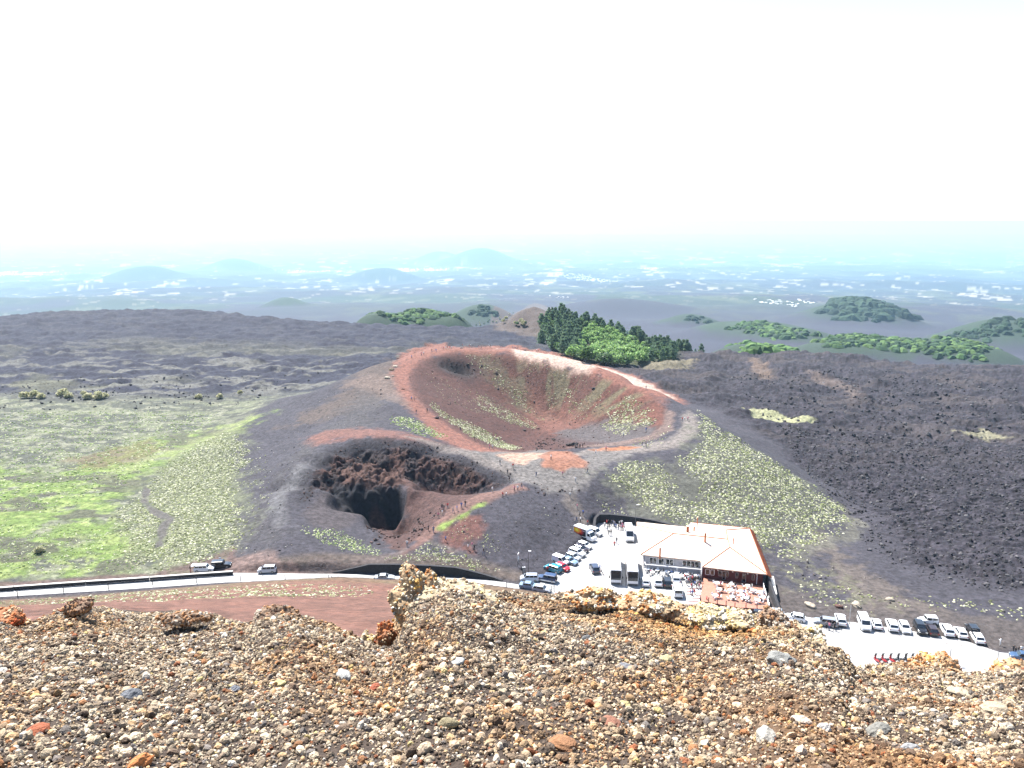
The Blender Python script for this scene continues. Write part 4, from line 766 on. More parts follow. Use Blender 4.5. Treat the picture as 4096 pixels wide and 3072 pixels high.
for s in (-1, 1):
    MB().add([(1.55,s*.992,1.45),(2.6,s*.992,1.45),(2.15,s*.985,2.15),(1.55,s*.992,2.15)], [(0,1,2,3)]).obj('side_window', [m_glass], tr)
    MB().box(3.2, 3.31, s*.7-.15, s*.7+.15, .85, 1.05).obj('headlight', [m_head], tr)
    for x in (2.35, -1.8): link('wheel', _wh[(.36,)], tr, (x, s*.86, .36))
MB().box(-2.8, 3.0, -.4, .4, .45, .84).obj('chassis', [m_trim], tr)
# scooters by the gravel crest
def scooter(u, v, col, label):
    p = Z(u, v, .036); r = empty('scooter', p, math.radians(100), label=label, category='scooter', group='scooters lined up by the crest')
    MB().loft([[(-.75,-.16,.45),(-.75,.16,.45),(-.75,.12,.85),(-.75,-.12,.85)],[(-.1,-.2,.28),(-.1,.2,.28),(-.1,.17,.78),(-.1,-.17,.78)],[(.15,-.2,.25),(.15,.2,.25),(.15,.18,.36),(.15,-.18,.36)],[(.5,-.2,.25),(.5,.2,.25),(.5,.2,.5),(.5,-.2,.5)],[(.68,-.2,.45),(.68,.2,.45),(.60,.2,1.0),(.60,-.2,1.0)]]).obj('body', [paint(col)], r)
    MB().box(-.75, -.05, -.16, .16, .80, .92, tx=.05, ty=.03).obj('seat', [m_trim], r)
    MB().add([(.62,-.25,.98),(.62,.25,.98),(.42,.28,1.55),(.42,-.28,1.55)], [(0,1,2,3)]).obj('windscreen', [m_glass], r)
    MB().tube((.5,-.36,1.02),(.5,.36,1.02),.025).obj('handlebar', [m_trim], r)
    MB().box(-1.05, -.7, -.2, .2, .9, 1.25, tx=.04, ty=.04).obj('top_box', [m_trim], r)
    for x in (.78, -.62):
        link('wheel', scooter.w, r, (x, 0, .25))
scooter.w = wheel_mesh(.25, .12)
for i, (u, c, l) in enumerate(((3508,REDC,'red scooter at the left end of the row'),(3537,REDC,'red scooter second from the left end of the row'),(3569,REDC,'red scooter third in the row, beside a dark one'),(3600,BLK,'dark scooter with orange red tail, left of the other two dark ones'),(3630,BLK,'dark scooter in the middle of the three dark ones'),(3657,BLK,'dark scooter at the right end of the row'))):
    scooter(u, 2648, c, l)
# ------------------------------------------------------------------ walls, fence, posts
m_lavaw = mat('black_lava_stone', (.022,.021,.024), .95, noise=.5, nscale=2.5, bump=.06, bscale=5); m_cop = mat('pale_coping', (.42,.40,.37), .85, noise=.15, nscale=2)
m_wood = mat('weathered_post', (.05,.045,.04), .9, noise=.3, nscale=6); m_steel = mat('grey_steel', (.22,.22,.23), .5, metal=.5); m_white = mat('white_plastic', (.75,.75,.74), .45)
def wall(name, pts, hs, th, m, label, cap=None):
    r = empty(name, (0,0,0), label=label, category='wall'); P = [Z(u, v, 0) for u, v in pts]; b = MB(); c = MB()
    for i in range(len(P) - 1):
        e = .0 if i == 0 else .003 * (i % 2)
        b.obox(P[i], P[i+1], th + e, -.4, (hs[i], hs[i+1]))
        if cap: c.obox(P[i], P[i+1], th + .12 + e, (hs[i] + .002, hs[i+1] + .002), (hs[i] + .10 + e, hs[i+1] + .10 + e))
    b.obj('wall_face', [m], r)
    if cap: c.obj('coping', [cap], r)
    return r
wall('roadside_wall', [(-420,2394),(-200,2379),(56,2361)], [.85]*3, .5, m_lavaw, 'low dark wall with pale top at the far left of the road', m_cop)
wall('roadside_wall', [(60,2360),(200,2350),(342,2340)], [.85]*3, .5, m_lavaw, 'second length of low dark wall with pale top along the road', m_cop)
wall('roadside_wall', [(346,2339.5),(480,2331),(597,2323)], [.85]*3, .5, m_lavaw, 'third length of low dark roadside wall with pale top', m_cop)
wall('roadside_wall', [(601,2322.5),(770,2310),(932,2299)], [.85]*3, .5, m_lavaw, 'last length of low roadside wall, below the white estate car', m_cop)
wall('retaining_wall', [(1330,2290),(1365,2290),(1400,2290),(1440,2291),(1480,2292),(1600,2294),(1720,2298),(1820,2303),(1880,2309),(1930,2314),(1975,2319),(2010,2324)], [.2,.5,1.0,1.6,2.25,2.35,2.3,2.15,1.7,1.2,.7,.2], .6, m_lavaw, 'long black stone retaining wall above the road, tapering at both ends')
wall('retaining_wall', [(2384,2136),(2376,2118),(2380,2100),(2394,2088),(2440,2088),(2500,2093),(2560,2100),(2620,2110),(2680,2122),(2740,2134)], [1.2,1.6,2.1,2.3,2.3,2.2,2.1,2.0,1.8,1.6], .7, m_lavaw, 'black curved stone wall behind the top of the car park')
wall('boundary_wall', [(3066,2335),(3090,2400),(3112,2455),(3130,2494)], [2.6,2.2,1.8,1.2], .5, m_lavaw, 'black wall stepping down beside the terrace')
fr_ = empty('roadside_fence', label='thin post and wire fence along the near side of the road', category='fence')
PP = [(-110,2402),(71,2387),(255,2371),(434,2356),(611,2341),(786,2331),(962,2324),(1141,2322),(1316,2322),(1328,2326),(1497,2330),(1670,2334),(1846,2341),(2027,2350),(2207,2368),(2216,2366)]
pw = [Z(u, v, 0) for u, v in PP]
pm_ = MB(); pm_.tube((0,0,-.3),(0,0,1.45),.085,7); pme = pm_.mesh('post', [m_wood])
for p in pw: link('post', pme, fr_, (p[0], p[1], 0))
b = MB()
for q, r in zip(pw[:-1], pw[1:]):
    for h in (1.38, .75): b.tube((q[0],q[1],h),(r[0],r[1],h),.012,4)
b.obj('wire', [m_steel], fr_)
def lamp_post(u, v, h, label, col, arm=.8, cat='street lamp', name='street_lamp', az=0, z=0.0):
    p = Z(u, v, z); r = empty(name, p, az, label=label, category=cat); m = mat('pole_paint', col, .6)
    MB().tube((0,0,-.2),(0,0,h),.07,8,r2=.045).obj('pole', [m], r)
    MB().box(-.12,.12,-.12,.12,-.05,.18).obj('foot', [m], r)
    if arm: MB().tube((0,0,h),(arm,0,h+.12),.03).box(arm-.1, arm+.55, -.13, .13, h+.05, h+.15).obj('lamp_head', [m_white], r)
    return r
lamp_post(2113, 2296, 5.6, 'dark street lamp with a pale head beside the pale blue car', (.03,.03,.03), .1)
lamp_post(3397, 2494, 4.0, 'pale thin pole behind the left end of the right row of cars', (.4,.4,.4), 0, 'pole', 'metal_pole')
lamp_post(3200, 2541, 3.4, 'pale thin pole in front of the half hidden white car', (.5,.5,.5), 0, 'pole', 'metal_pole')
lamp_post(3797, 2653, 3.1, 'dark slender lamp post right of the scooters', (.06,.06,.06), .25)
lamp_post(3986, 2672, 3.2, 'dark slender pole at the right by the gravel crest', (.06,.06,.06), 0, 'pole', 'metal_pole')
lamp_post(2541, 2105, 6.0, 'grey pole standing at the corner of the restaurant roof', (.1,.1,.1), .3)
sg = empty('notice_board', Z(2073, 2275, .3), math.radians(75), label='tall narrow notice board on dark posts, left of the street lamp', category='sign')
for x in (-.5, .5): MB().tube((x,0,-.3),(x,0,3.6),.06).obj('post', [m_trim], sg)
MB().box(-.62,.62,-.04,.04,2.2,3.9).obj('board', [m_white], sg)
MB().box(-.5,.5,-.05,-.042,3.3,3.6).obj('board_stripe', [mat('stripe_red', (.4,.05,.04))], sg)
bx = empty('utility_cabinet', Z(2095, 2300, .1), math.radians(10), label='dark metal cabinet between the notice board and the pale blue car', category='cabinet')
MB().box(-.35,.35,-.3,.3,0,1.9,tx=.02,ty=.02).obj('cabinet_body', [m_trim], bx); MB().box(-.4,.4,-.35,.35,1.902,1.98).obj('cabinet_lid', [m_steel], bx); MB().box(-.29,.29,-.318,-.302,.15,1.75).obj('door', [m_steel], bx)
MB().tube((0,0,1.9),(-1.1,1.2,3.4),.05).obj('brace', [m_trim], bx)
# lot markings
def strip(b, a, c, w, z): b.obox(Z(*a, 0), Z(*c, 0), w, z, z + .004)
mk = MB()
for (u0, u1) in ((2409, 2428), (2481, 2497)):
    n = 26
    for k in range(n + 1):
        v = 2120 + (2345 - 2120) * k / n; s = (v - 2120) * .06 * 0; strip(mk, (u0 + 1, v), (u1 - 1, v), .09, .044)
    strip(mk, (u0, 2119), (u0 + 6, 2346), .09, .050); strip(mk, (u1, 2119), (u1 + 5, 2346), .09, .050)
strip(mk, (2384, 2152), (2240, 2308), .10, .044); strip(mk, (2376, 2150), (2232, 2304), .10, .050)
strip(mk, (2160, 2344), (2400, 2352), .10, .044); strip(mk, (3290, 2493), (3960, 2603), .12, .044)
for u in range(3400, 3960, 62): strip(mk, (u - 8, 2487 + (u - 3400) * .17), (u + 20, 2524 + (u - 3400) * .155), .09, .050)
mk.obj('lot_markings', [m_joint], kind='structure')
# ------------------------------------------------------------------ restaurant
m_roof = mat('sunlit_roof_tile', (.52,.40,.32), .55, noise=.12, nscale=1.2, bump=.03, bscale=9); m_ridge = mat('terracotta_ridge', (.34,.10,.035), .7, noise=.3, nscale=4)
m_rwall = mat('dark_red_render', (.085,.018,.016), .85, noise=.25, nscale=1.5); m_wwall = mat('pale_board_wall', (.42,.41,.42), .8, noise=.15, nscale=2); m_tile = mat('terrace_tile', (.26,.115,.075), .7, noise=.2, nscale=2.2)
RB = empty('restaurant', (0,0,0), label='large restaurant with pale hipped tile roofs and a dark red terrace wall', category='building')
e = 3.7
E1,E2,E3,E4 = Z(2563,2218,e),Z(2802,2243,e),Z(2811,2267,e),Z(3069,2297,e); E5,E6,E7,E8 = Z(2998,2113,e),Z(2763,2090,e+.3),Z(2751,2108,e+.3),Z(2547,2087,e)
R1,R2,R3,R4,L1 = Z(2694,2134,6.3),Z(2911,2157,6.3),Z(2919,2189,6.1),Z(2903,2120,6.0),Z(2547,2101,5.2)
V_ = [E1,E2,E3,E4,E5,E6,E7,E8,R1,R2,R3,R4,L1]; F_ = [(0,1,9,8),(1,2,10,9),(2,3,10),(3,4,11),(3,11,9,10),(4,5,11),(5,6,8,9,11),(6,7,12,8),(7,0,12),(0,8,12)]
me = bpy.data.meshes.new('roof'); me.from_pydata(V_, [], F_); bm = bmesh.new(); bm.from_mesh(me); bmesh.ops.triangulate(bm, faces=bm.faces[:])
bmesh.ops.recalc_face_normals(bm, faces=bm.faces[:])
for f in bm.faces:
    if f.normal.z < 0: f.normal_flip()
g = bmesh.ops.extrude_face_region(bm, geom=bm.faces[:]); 
for v in g['geom']:
    if isinstance(v, bmesh.types.BMVert): v.co.z -= .22
bmesh.ops.recalc_face_normals(bm, faces=bm.faces[:]); bm.to_mesh(me); bm.free(); me.materials.append(m_roof); roof = link('roof', me, RB)
rd = MB()
def ridge(a, b, r=.16, up=.05): rd.tube((a[0],a[1],a[2]+up),(b[0],b[1],b[2]+up),r,6)
for a, b in ((E1,R1),(R1,R2),(E3,R3),(R3,E4),(R2,R4),(R4,E5),(L1,R1),(R2,R3)): ridge(a, b, .10)
rd.obj('ridge_tiles', [m_ridge], roof)
tl = MB(); n = 46
for k in range(n):
    t = k / n; p = [E4[i] + (E5[i] - E4[i]) * t for i in range(3)]; tl.tube((p[0]-.1,p[1],p[2]+.06),(p[0]+.95,p[1]-.1,p[2]-.65),.20,6)
for k in range(34):
    t = k / 34; p = [E5[i] + (E6[i] - E5[i]) * t for i in range(3)]; tl.tube((p[0],p[1]-.1,p[2]+.05),(p[0]+.1,p[1]+.5,p[2]-.2),.16,6)
tl.obj('eave_tiles', [m_ridge], roof)
def lerp(a, b, t): return tuple(a[i] + (b[i] - a[i]) * t for i in range(len(a)))
CEN = (46, 172)
def ins(p, d):  # footprint inset under the eaves
    v = Vector((CEN[0]-p[0], CEN[1]-p[1])).normalized(); return (p[0] + v.x*d, p[1] + v.y*d)
W1,W2,W3,W4,W5,W8 = [ins(p, d) for p, d in ((E1,1.0),(E2,.8),(E3,.9),(E4,1.2),(E5,1.2),(E8,1.2))]
def wallseg(nm, a, b, z0, z1, m, th=.3): return MB().obox(a, b, th, z0, z1).obj(nm, [m], RB)
wallseg('front_wall', W1, W2, 0, 3.45, m_wwall); wallseg('terrace_wall', W3, W4, 0, 3.45, m_rwall); wallseg('side_wall', W4, W5, 0, 3.45, m_rwall); wallseg('side_wall', W8, W1, 0, 3.45, m_wwall); wallseg('back_wall', W5, W8, 0, 3.45, m_rwall); wallseg('corner_wall', W2, W3, 0, 3.43, m_wwall)
MB().add([(*W1,0),(*W2,0),(*W3,0),(*W4,0),(*W5,0),(*W8,0),(*W1,.3),(*W2,.3),(*W3,.3),(*W4,.3),(*W5,.3),(*W8,.3)], [(6,7,8,9,10,11)]).obj('floor_slab', [m_trim], RB)
def opening(wa, wb, t0, t1, z0, z1, nm='window', frame=m_white, muls=2, off=.20, gm=None):
    a = lerp(wa, wb, t0); b = lerp(wa, wb, t1); d = Vector((wb[0]-wa[0], wb[1]-wa[1])).normalized(); nn = Vector((d.y, -d.x)) * off
    A = (a[0]+nn.x, a[1]+nn.y); B = (b[0]+nn.x, b[1]+nn.y); w = MB().obox(A, B, .08, z0, z1).obj(nm, [gm or m_glass], RB); f = MB()
    for k in range(muls + 1):
        t = k / muls; c = lerp(A, B, t); f.obox((c[0]-d.x*.05, c[1]-d.y*.05), (c[0]+d.x*.05, c[1]+d.y*.05), .14, z0, z1)
    f.obox(A, B, .13, z1, z1+.09).obox(A, B, .13, z0-.09, z0); f.obj('frame', [frame], w); return w
for t0, t1, mu in ((.09,.22,2),(.255,.35,1),(.385,.52,2),(.68,.97,4)): opening(W1, W2, t0, t1, 1.75, 3.05, muls=mu)
for t0, t1 in ((.05,.12),(.14,.2),(.27,.33),(.40,.44),(.56,.60),(.83,.87)): opening(W3, W4, t0, t1, 1.7, 2.9, muls=1, frame=m_steel if t0 > .2 else m_white)
opening(W3, W4, .34, .39, .95, 2.9, 'door', m_steel, 1); opening(W3, W4, .67, .73, .95, 2.9, 'door', m_steel, 1)
for t in (.25,.5,.75,.9): 
    c = lerp(W3, W4, t); MB().box(c[0]-.1, c[0]+.1, c[1]-.42, c[1]-.2, 3.0, 3.2).obj('wall_lamp', [m_white], RB)
cA = (W1[0]-.2, W1[1]-2.4); cB = (W2[0]+1.4, W2[1]-2.6)
MB().obox(cA, cB, .14, 2.15, 2.30).obox((cA[0],cA[1]),(W1[0],W1[1]),.1,2.18,2.28).obox(cB,(W2[0]+1.2,W2[1]),.1,2.18,2.28).obj('canopy_beam', [m_white], RB)
for t in (.02,.5,.98):
    c = lerp(cA, cB, t); MB().tube((c[0],c[1],0),(c[0],c[1],2.14),.05).obj('canopy_post', [m_white], RB)
MB().tube((W4[0]-1.2,W4[1]-.05,.9),(W4[0]-1.2,W4[1]-.05,3.4),.06).obj('downpipe', [m_white], RB)
for u, v, h, w in ((2640,2212,1.3,.35),(2820,2164,2.0,.35),(2933,2175,1.4,.16),(2750,2130,1.6,.55),(2776,2122,1.0,.3),(2789,2092,1.5,.2)):
    p = Z(u, v, 4.6 if v > 2200 else 6.0)
    c = MB(); c.box(p[0]-w/2,p[0]+w/2,p[1]-w/2,p[1]+w/2,p[2]-1.4,p[2]+h).obj('chimney', [m_ridge], roof)
    MB().box(p[0]-w/2-.06,p[0]+w/2+.06,p[1]-w/2-.06,p[1]+w/2+.06,p[2]+h+.002,p[2]+h+.1).obj('chimney_cap', [m_roof], roof)
# terrace and steps
TR = empty('terrace', (0,0,0), label='raised terrace of reddish tiles in front of the dark red wall', category='terrace'); tz = .85
tp = [Z(2815,2312,tz),Z(3058,2345,tz),Z(3082,2438,tz),Z(2940,2428,tz),Z(2800,2402,tz)]
def prism(P, z0, z1, nm, m, parent):
    n = len(P); b = MB(); b.add([(p[0],p[1],z0) for p in P]+[(p[0],p[1],z1) for p in P], [tuple(range(n))[::-1], tuple(range(n,2*n))]+[(i,(i+1)%n,n+(i+1)%n,n+i) for i in range(n)]); return b.obj(nm, [m], parent)
prism(tp, 0, tz-.06, 'terrace_base', m_rwall, TR); prism([lerp(p, (tp[0][0]+6, tp[0][1]-3, 0), -.004) for p in tp], tz-.058, tz, 'terrace_floor', m_tile, TR)
lp = [Z(2590,2282,.3),Z(2812,2306,.3),Z(2800,2352,.3),Z(2738,2345,.3),Z(2700,2312,.3),Z(2590,2300,.3)]; 
st_ = empty('entrance_steps', (0,0,0), label='broad pale steps with red edges below the crowd', category='steps'); m_redl = mat('red_step_edge', (.33,.09,.07), .7)
for k in range(6):
    y = 2418 - k * 11; h = .12 * (k + 1) - .02
    b_ = [Z(2744,y,0),Z(2808,y+3,0),Z(2805,2352,0),Z(2742,2346,0)]
    prism(b_, 0, h, 'step', m_pav, st_); MB().obox(b_[0], b_[1], .10, h-.05, h+.012).obj('step_edge', [m_redl], st_)
prism([Z(2812,2424,0),Z(2828,2426,0),Z(2818,2340,0),Z(2806,2338,0)], 0, .6, 'ramp', m_tile, st_)
fn = empty('terrace_railing', (0,0,0), label='white railing with dark posts down the right side of the terrace', category='railing')
q = [Z(3052,2346,tz),Z(3064,2390,tz),Z(3078,2436,tz)]
for i in range(2): MB().obox(q[i], q[i+1], .08, tz+.1, tz+1.0).obj('rail_panel', [m_white], fn)
for i in range(9): c = lerp(q[0], q[2], i/8); MB().box(c[0]-.06,c[0]+.06,c[1]-.06,c[1]+.06,tz,tz+1.1).obj('post', [m_trim], fn)
f2 = empty('terrace_railing', (0,0,0), label='low dark posts along the front edge of the terrace', category='railing')
for i in range(8): c = lerp(tp[4], tp[3], i/4) if i < 4 else lerp(tp[3], tp[2], (i-4)/3.2); MB().box(c[0]-.07,c[0]+.07,c[1]+.05,c[1]+.19,tz,tz+1.0).obj('post', [m_rwall], f2)
MB().tube((tp[4][0],tp[4][1]+.12,tz+.9),(tp[3][0],tp[3][1]+.12,tz+.9),.025).tube((tp[3][0],tp[3][1]+.12,tz+.9),(tp[2][0],tp[2][1]+.12,tz+.9),.025).obj('rail', [m_steel], f2)
sp_ = empty('white_side_wall', (0,0,0), label='white slanting wall between the terrace railing and the black wall', category='wall')
MB().obox(Z(3086,2330,0), Z(3100,2402,0), .7, 0, (1.6,1.5)).obj('wall_face', [m_cop], sp_)
# tables and chairs
def table_mesh():
    b = MB(); n = 14; b.tube((0,0,.70),(0,0,.74),.55,n); b.tube((0,0,0),(0,0,.70),.04,6); b.tube((0,0,0),(0,0,.04),.28,8); return b
def table_obj(p, label, group):
    r = empty('round_table', p, label=label, category='table', group=group); link('table_top', table_obj.a, r); link('pedestal', table_obj.b, r)
table_obj.a = MB().tube((0,0,.70),(0,0,.745),.58,14).mesh('table_top', [m_white]); table_obj.b = MB().tube((0,0,0),(0,0,.698),.04,6).tube((0,0,0),(0,0,.04),.28,8).mesh('pedestal', [m_white])
cs = MB().box(-.23,.23,-.23,.23,.42,.46).mesh('seat', [m_white]); cb_ = MB().loft([[(-.23,.2,.46),(.23,.2,.46),(.23,.24,.46),(-.23,.24,.46)],[(-.22,.26,.85),(.22,.26,.85),(.22,.29,.85),(-.22,.29,.85)]]).mesh('backrest', [m_white])
clg = MB().tube((0,0,0),(0,0,.42),.02,5).mesh('leg', [m_white])
def chair_obj(p, rz, label, group):
    r = empty('plastic_chair', p, rz, label=label, category='chair', group=group); link('seat', cs, r); link('backrest', cb_, r)
    for x in (-.2,.2):
        for y in (-.2,.2): link('leg', clg, r, (x, y, 0))
TT = [(2868,2342),(2925,2348),(2990,2354),(2878,2368),(2920,2372),(2962,2376),(3010,2372),(3040,2380),(2862,2392),(2928,2398),(2968,2392),(3030,2412),(2985,2404),(3052,2400)]
for i, (u, v) in enumerate(TT):
    p = Z(u, v, tz + .001); table_obj(p, 'white round table out on the reddish terrace', 'white round tables on the terrace')
    for k in range(3):
        a = 2.1 * k + i * 1.3; chair_obj((p[0] + .95*math.cos(a), p[1] + .8*math.sin(a), tz + .001), a - math.pi/2, 'white plastic chair beside a table on the reddish terrace', 'white chairs on the terrace')
for i in range(11):
    u = 2590 + i * 19.5; v = 2286 + i * 2.6 + (i % 2) * 11; p = Z(u, v, .04); table_obj(p, 'white round table in front of the pale restaurant wall', 'white round tables under the canopy')
    for k in range(3):
        a = 2.1 * k + i * 1.7; chair_obj((p[0] + .9*math.cos(a), p[1] + .8*math.sin(a), .04), a - math.pi/2, 'white plastic chair in front of the pale restaurant wall', 'white chairs under the canopy')
# ------------------------------------------------------------------ people
def person_mesh(pose, seed):
    J = dict(pel=(0,0,.93), ch=(0,.02,1.28), nk=(0,.02,1.47), hd=(0,.0,1.60), ht=(0,0,1.72), la=(-.19,.02,1.40), ra=(.19,.02,1.40))
    s = .28 if pose == 'walk' else .0
    if pose == 'sit':
        J = {k: (v[0], v[1], v[2] - .42) for k, v in J.items()}
        J.update(lh=(-.1,0,.50), rh=(.1,0,.50), lk=(-.12,-.42,.52), rk=(.12,-.42,.52), lf=(-.12,-.42,.06), rf=(.12,-.42,.06), lt=(-.12,-.56,.04), rt=(.12,-.56,.04), le=(-.25,-.12,.75), re=(.25,-.12,.75), lw=(-.18,-.36,.72), rw=(.18,-.36,.72))
    else:
        J.update(lh=(-.1,0,.88), rh=(.1,0,.88), lk=(-.11,-s*.6,.50), rk=(.11,s*.25,.50), lf=(-.11,-s,.07), rf=(.11,s,.09), lt=(-.11,-s-.14,.04), rt=(.11,s-.14,.04), le=(-.27,.06+s*.4,1.15), re=(.27,.06-s*.4,1.15), lw=(-.27,-.08+s*.5,.93), rw=(.27,-.12-s*.5,.93))
        if seed % 3 == 0: J.update(re=(.28,-.10,1.18), rw=(.16,-.30,1.32))
    Rr = dict(pel=.15,ch=.155,nk=.06,hd=.10,ht=.085,la=.075,ra=.075,lh=.095,rh=.095,lk=.065,rk=.065,lf=.045,rf=.045,lt=.035,rt=.035,le=.045,re=.045,lw=.032,rw=.032)
    E = [('pel','ch'),('ch','nk'),('nk','hd'),('hd','ht'),('ch','la'),('ch','ra'),('la','le'),('le','lw'),('ra','re'),('re','rw'),('pel','lh'),('pel','rh'),('lh','lk'),('lk','lf'),('lf','lt'),('rh','rk'),('rk','rf'),('rf','rt')]
    K = list(J); me = bpy.data.meshes.new('skel'); me.from_pydata([J[k] for k in K], [(K.index(a), K.index(b)) for a, b in E], [])
    o = bpy.data.objects.new('skel', me); COL.objects.link(o); o.modifiers.new('s', 'SKIN'); o.modifiers.new('b', 'SUBSURF').levels = 1
    for i, k in enumerate(K): d = me.skin_vertices[0].data[i]; d.radius = (Rr[k], Rr[k] * (.72 if k in ('pel', 'ch') else 1)); d.use_root = (k == 'pel')
    dg = bpy.context.evaluated_depsgraph_get(); m2 = bpy.data.meshes.new_from_object(o.evaluated_get(dg)); bpy.data.objects.remove(o); return m2
m_skin = mat('skin', (.38,.22,.15), .6); m_hair = mat('hair_dark', (.03,.02,.015), .8)
CL = {'white': (.72,.72,.72), 'black': (.02,.02,.022), 'red': (.42,.03,.03), 'blue': (.05,.12,.35), 'grey': (.2,.2,.21), 'jeans': (.05,.08,.16), 'beige': (.38,.32,.24), 'yellow': (.6,.42,.04), 'pink': (.5,.18,.24)}
clm = {k: mat('cloth_' + k, v, .85) for k, v in CL.items()}; _base = {}; _pv = {}
def person_variant(pose, sd, top, bot):
    k = (pose, sd % 3 == 0, top, bot)
    if k not in _pv:
        kb = k[:2]
        if kb not in _base: _base[kb] = person_mesh(pose, sd)
        m = _base[kb].copy(); m.materials.clear()
        for q in (clm[top], clm[bot], m_skin, m_hair, m_trim): m.materials.append(q)
        o = -.42 if pose == 'sit' else 0
        for p in m.polygons:
            x, y, z = p.center; z -= o
            if pose == 'sit' and p.center.z < .60 and y < .05: i = 1
            elif z > 1.64 or (z > 1.56 and y > .03): i = 3
            elif z > 1.47: i = 2
            elif abs(x) > .215 and z < 1.12: i = 2
            elif z > .93: i = 0
            elif z > .09: i = 1
            else: i = 4
            p.material_index = i; p.use_smooth = True
        _pv[k] = m
    return _pv[k]
_pn = [0]
def person(pos, rz, top, bot, label, pose='stand', group=None, z=None):
    _pn[0] += 1; s = .94 + .12 * random.random(); o = link('person', person_variant(pose, _pn[0], top, bot), None, pos, rz, label=label, category='person', group=group); o.scale = (s, s, s); return o
TP = [ # u, v, n, where
 (1736,1409,3,'on the far rim just right of the red hillock'),(1790,1399,5,'in a cluster on the far rim of the big crater'),(1647,1434,1,'alone on the upper left bend of the red rim'),(1660,1420,1,'dark figure above the upper left bend of the rim'),(1565,1443,1,'at the left end of the far rim, above the pale boulders'),
 (1847,1386,2,'at the very back of the far rim'),(1920,1394,3,'by the low boulders on the far rim'),(2006,1393,2,'where the pale part of the far rim begins'),(2062,1397,5,'strung out on the pale part of the far rim'),
 (1690,1422,2,'where the far rim starts to curve left'),(1880,1388,2,'behind the low rock on the far rim'),(1960,1390,2,'in the middle of the far rim'),(2150,1408,2,'on the bright far rim past the reddish rock'),(1640,1520,1,'on the left rim path beside the boulders'),(1900,1764,1,'on the wide red path above the saddle'),(2250,1905,1,'just below the orange mound'),(1820,2050,2,'right beside the green strip'),(2000,1860,1,'on the grey path above the dark crags'),(2280,1990,1,'at the top of the path to the car park'),
 (1651,1603,2,'walking side by side on the left rim path'),(1665,1656,1,'just below the left rim path near the knoll'),(1709,1649,1,'on the left rim path above the rock'),(1842,1726,1,'halfway down the left rim path'),(1964,1798,2,'at the lower end of the left rim path'),
 (2052,1874,1,'on the grey saddle left of the orange mound'),(2145,1908,1,'in the middle of the grey saddle'),(2204,1839,1,'standing on the orange mound'),(2350,1893,1,'right of the grey saddle near the dark slope'),(2302,1928,1,'below the orange mound on the stony path'),(2030,1899,1,'above the right end of the dark crags'),(2037,1928,1,'beside the right end of the dark crags'),
 (2087,1953,1,'at the top of the red ridge path'),(2064,1966,2,'near the top of the red ridge path'),(2018,1991,2,'on the upper red ridge path'),(1970,1969,1,'at the edge of the small crater'),(1853,2032,2,'on the red ridge path above the green strip'),(1768,2038,1,'at the crater side of the ridge path'),(1783,2041,2,'huddled at the crater side of the ridge path'),(1761,2070,2,'where the ridge path widens'),
 (1714,2124,1,'dark figure at the fork of the paths'),(1734,2130,1,'at the fork of the paths, lower of the two'),(1628,2187,1,'on the near rim of the small crater'),(1783,2168,1,'on the lower path above the shrub bank'),(1880,2200,2,'on the lower path halfway to the notice board'),(1897,2203,1,'following on the lower path'),(1934,2219,1,'lowest on the path to the notice board'),
 (2309,2038,1,'on the path between saddle and car park'),(2326,2066,2,'coming down the path to the car park'),(2306,2089,1,'sitting spot left above the picture truck'),(2322,2089,1,'right above the picture truck'),(2350,2101,1,'in a red top behind the picture truck'),
 (2309,1791,1,'beside the dark rock pile'),(2326,1794,2,'right of the dark rock pile'),(2383,1817,1,'in white on the grey saddle below the orange path'),(2424,1804,1,'on the orange stretch of the right path'),(2584,1557,1,'on the right part of the far rim'),(2740,1685,3,'by the pale stones in the right bend'),(2584,1726,1,'on the inner path of the right bend'),(2494,1747,1,'on the lower inner path of the crater'),(2569,1785,1,'on the outer path, left of the two'),(2584,1789,1,'on the outer path, right of the two')]
tops = ['white','black','red','blue','black','grey','white','black','pink','jeans']; bots = ['black','jeans','beige','black','grey','jeans']
def cond(t, b): return '%s top and %s' % (t, {'jeans': 'jeans'}.get(b, b + ' trousers'))
ii = 0
for u, v, n, where in TP:
    p0 = hits([(u, v)], True)[0]
    for k in range(n):
        ii += 1; t = tops[(ii * 7 + k) % 10] if 'dark' not in where else 'black'; t = 'red' if 'red top' in where else ('white' if ' in white' in (' ' + where) else t); b_ = bots[(ii * 5 + k) % 6]
        x = p0[0] + (k - (n-1)/2) * .95; y = p0[1] + (k % 2) * .7
        person((x, y, float(zground(x, y))), ii * 2.4, t, b_, ('person in %s %s' % (cond(t, b_) if len(where.split()) < 10 else t, where)), 'walk' if ii % 2 else 'stand', 'visitors on the crater paths')
def crowd(L, label, group, pose='stand', z=.04):
    for k, (u, v) in enumerate(L):
        t = tops[(k * 3 + len(label)) % 10]; b_ = bots[(k * 5) % 6]; p = Z(u, v, z); person(p, k * 1.9, t, b_, label, 'walk' if (pose == 'stand' and k % 3 == 0) else pose, group)
rr = random.Random(4)
crowd([(2412 + rr.random()*85, 2100 + rr.random()*24) for _ in range(19)], 'person in the crowd at the top of the car park by the black wall', 'crowd at the top of the car park')
crowd([(2744 + rr.random()*58, 2318 + rr.random()*40) for _ in range(34)], 'person in the crowd between the restaurant door and the steps', 'crowd at the restaurant entrance', z=.5)
crowd([(2585 + k*17, 2284 + k*2.4 + (k % 2)*9) for k in range(13)], 'person sitting at the tables in front of the pale restaurant wall', 'guests under the canopy', 'sit')
crowd([(TT[k][0] + 14, TT[k][1] + 2) for k in range(14)], 'person sitting at a table on the reddish terrace', 'guests on the terrace', 'sit', z=tz)
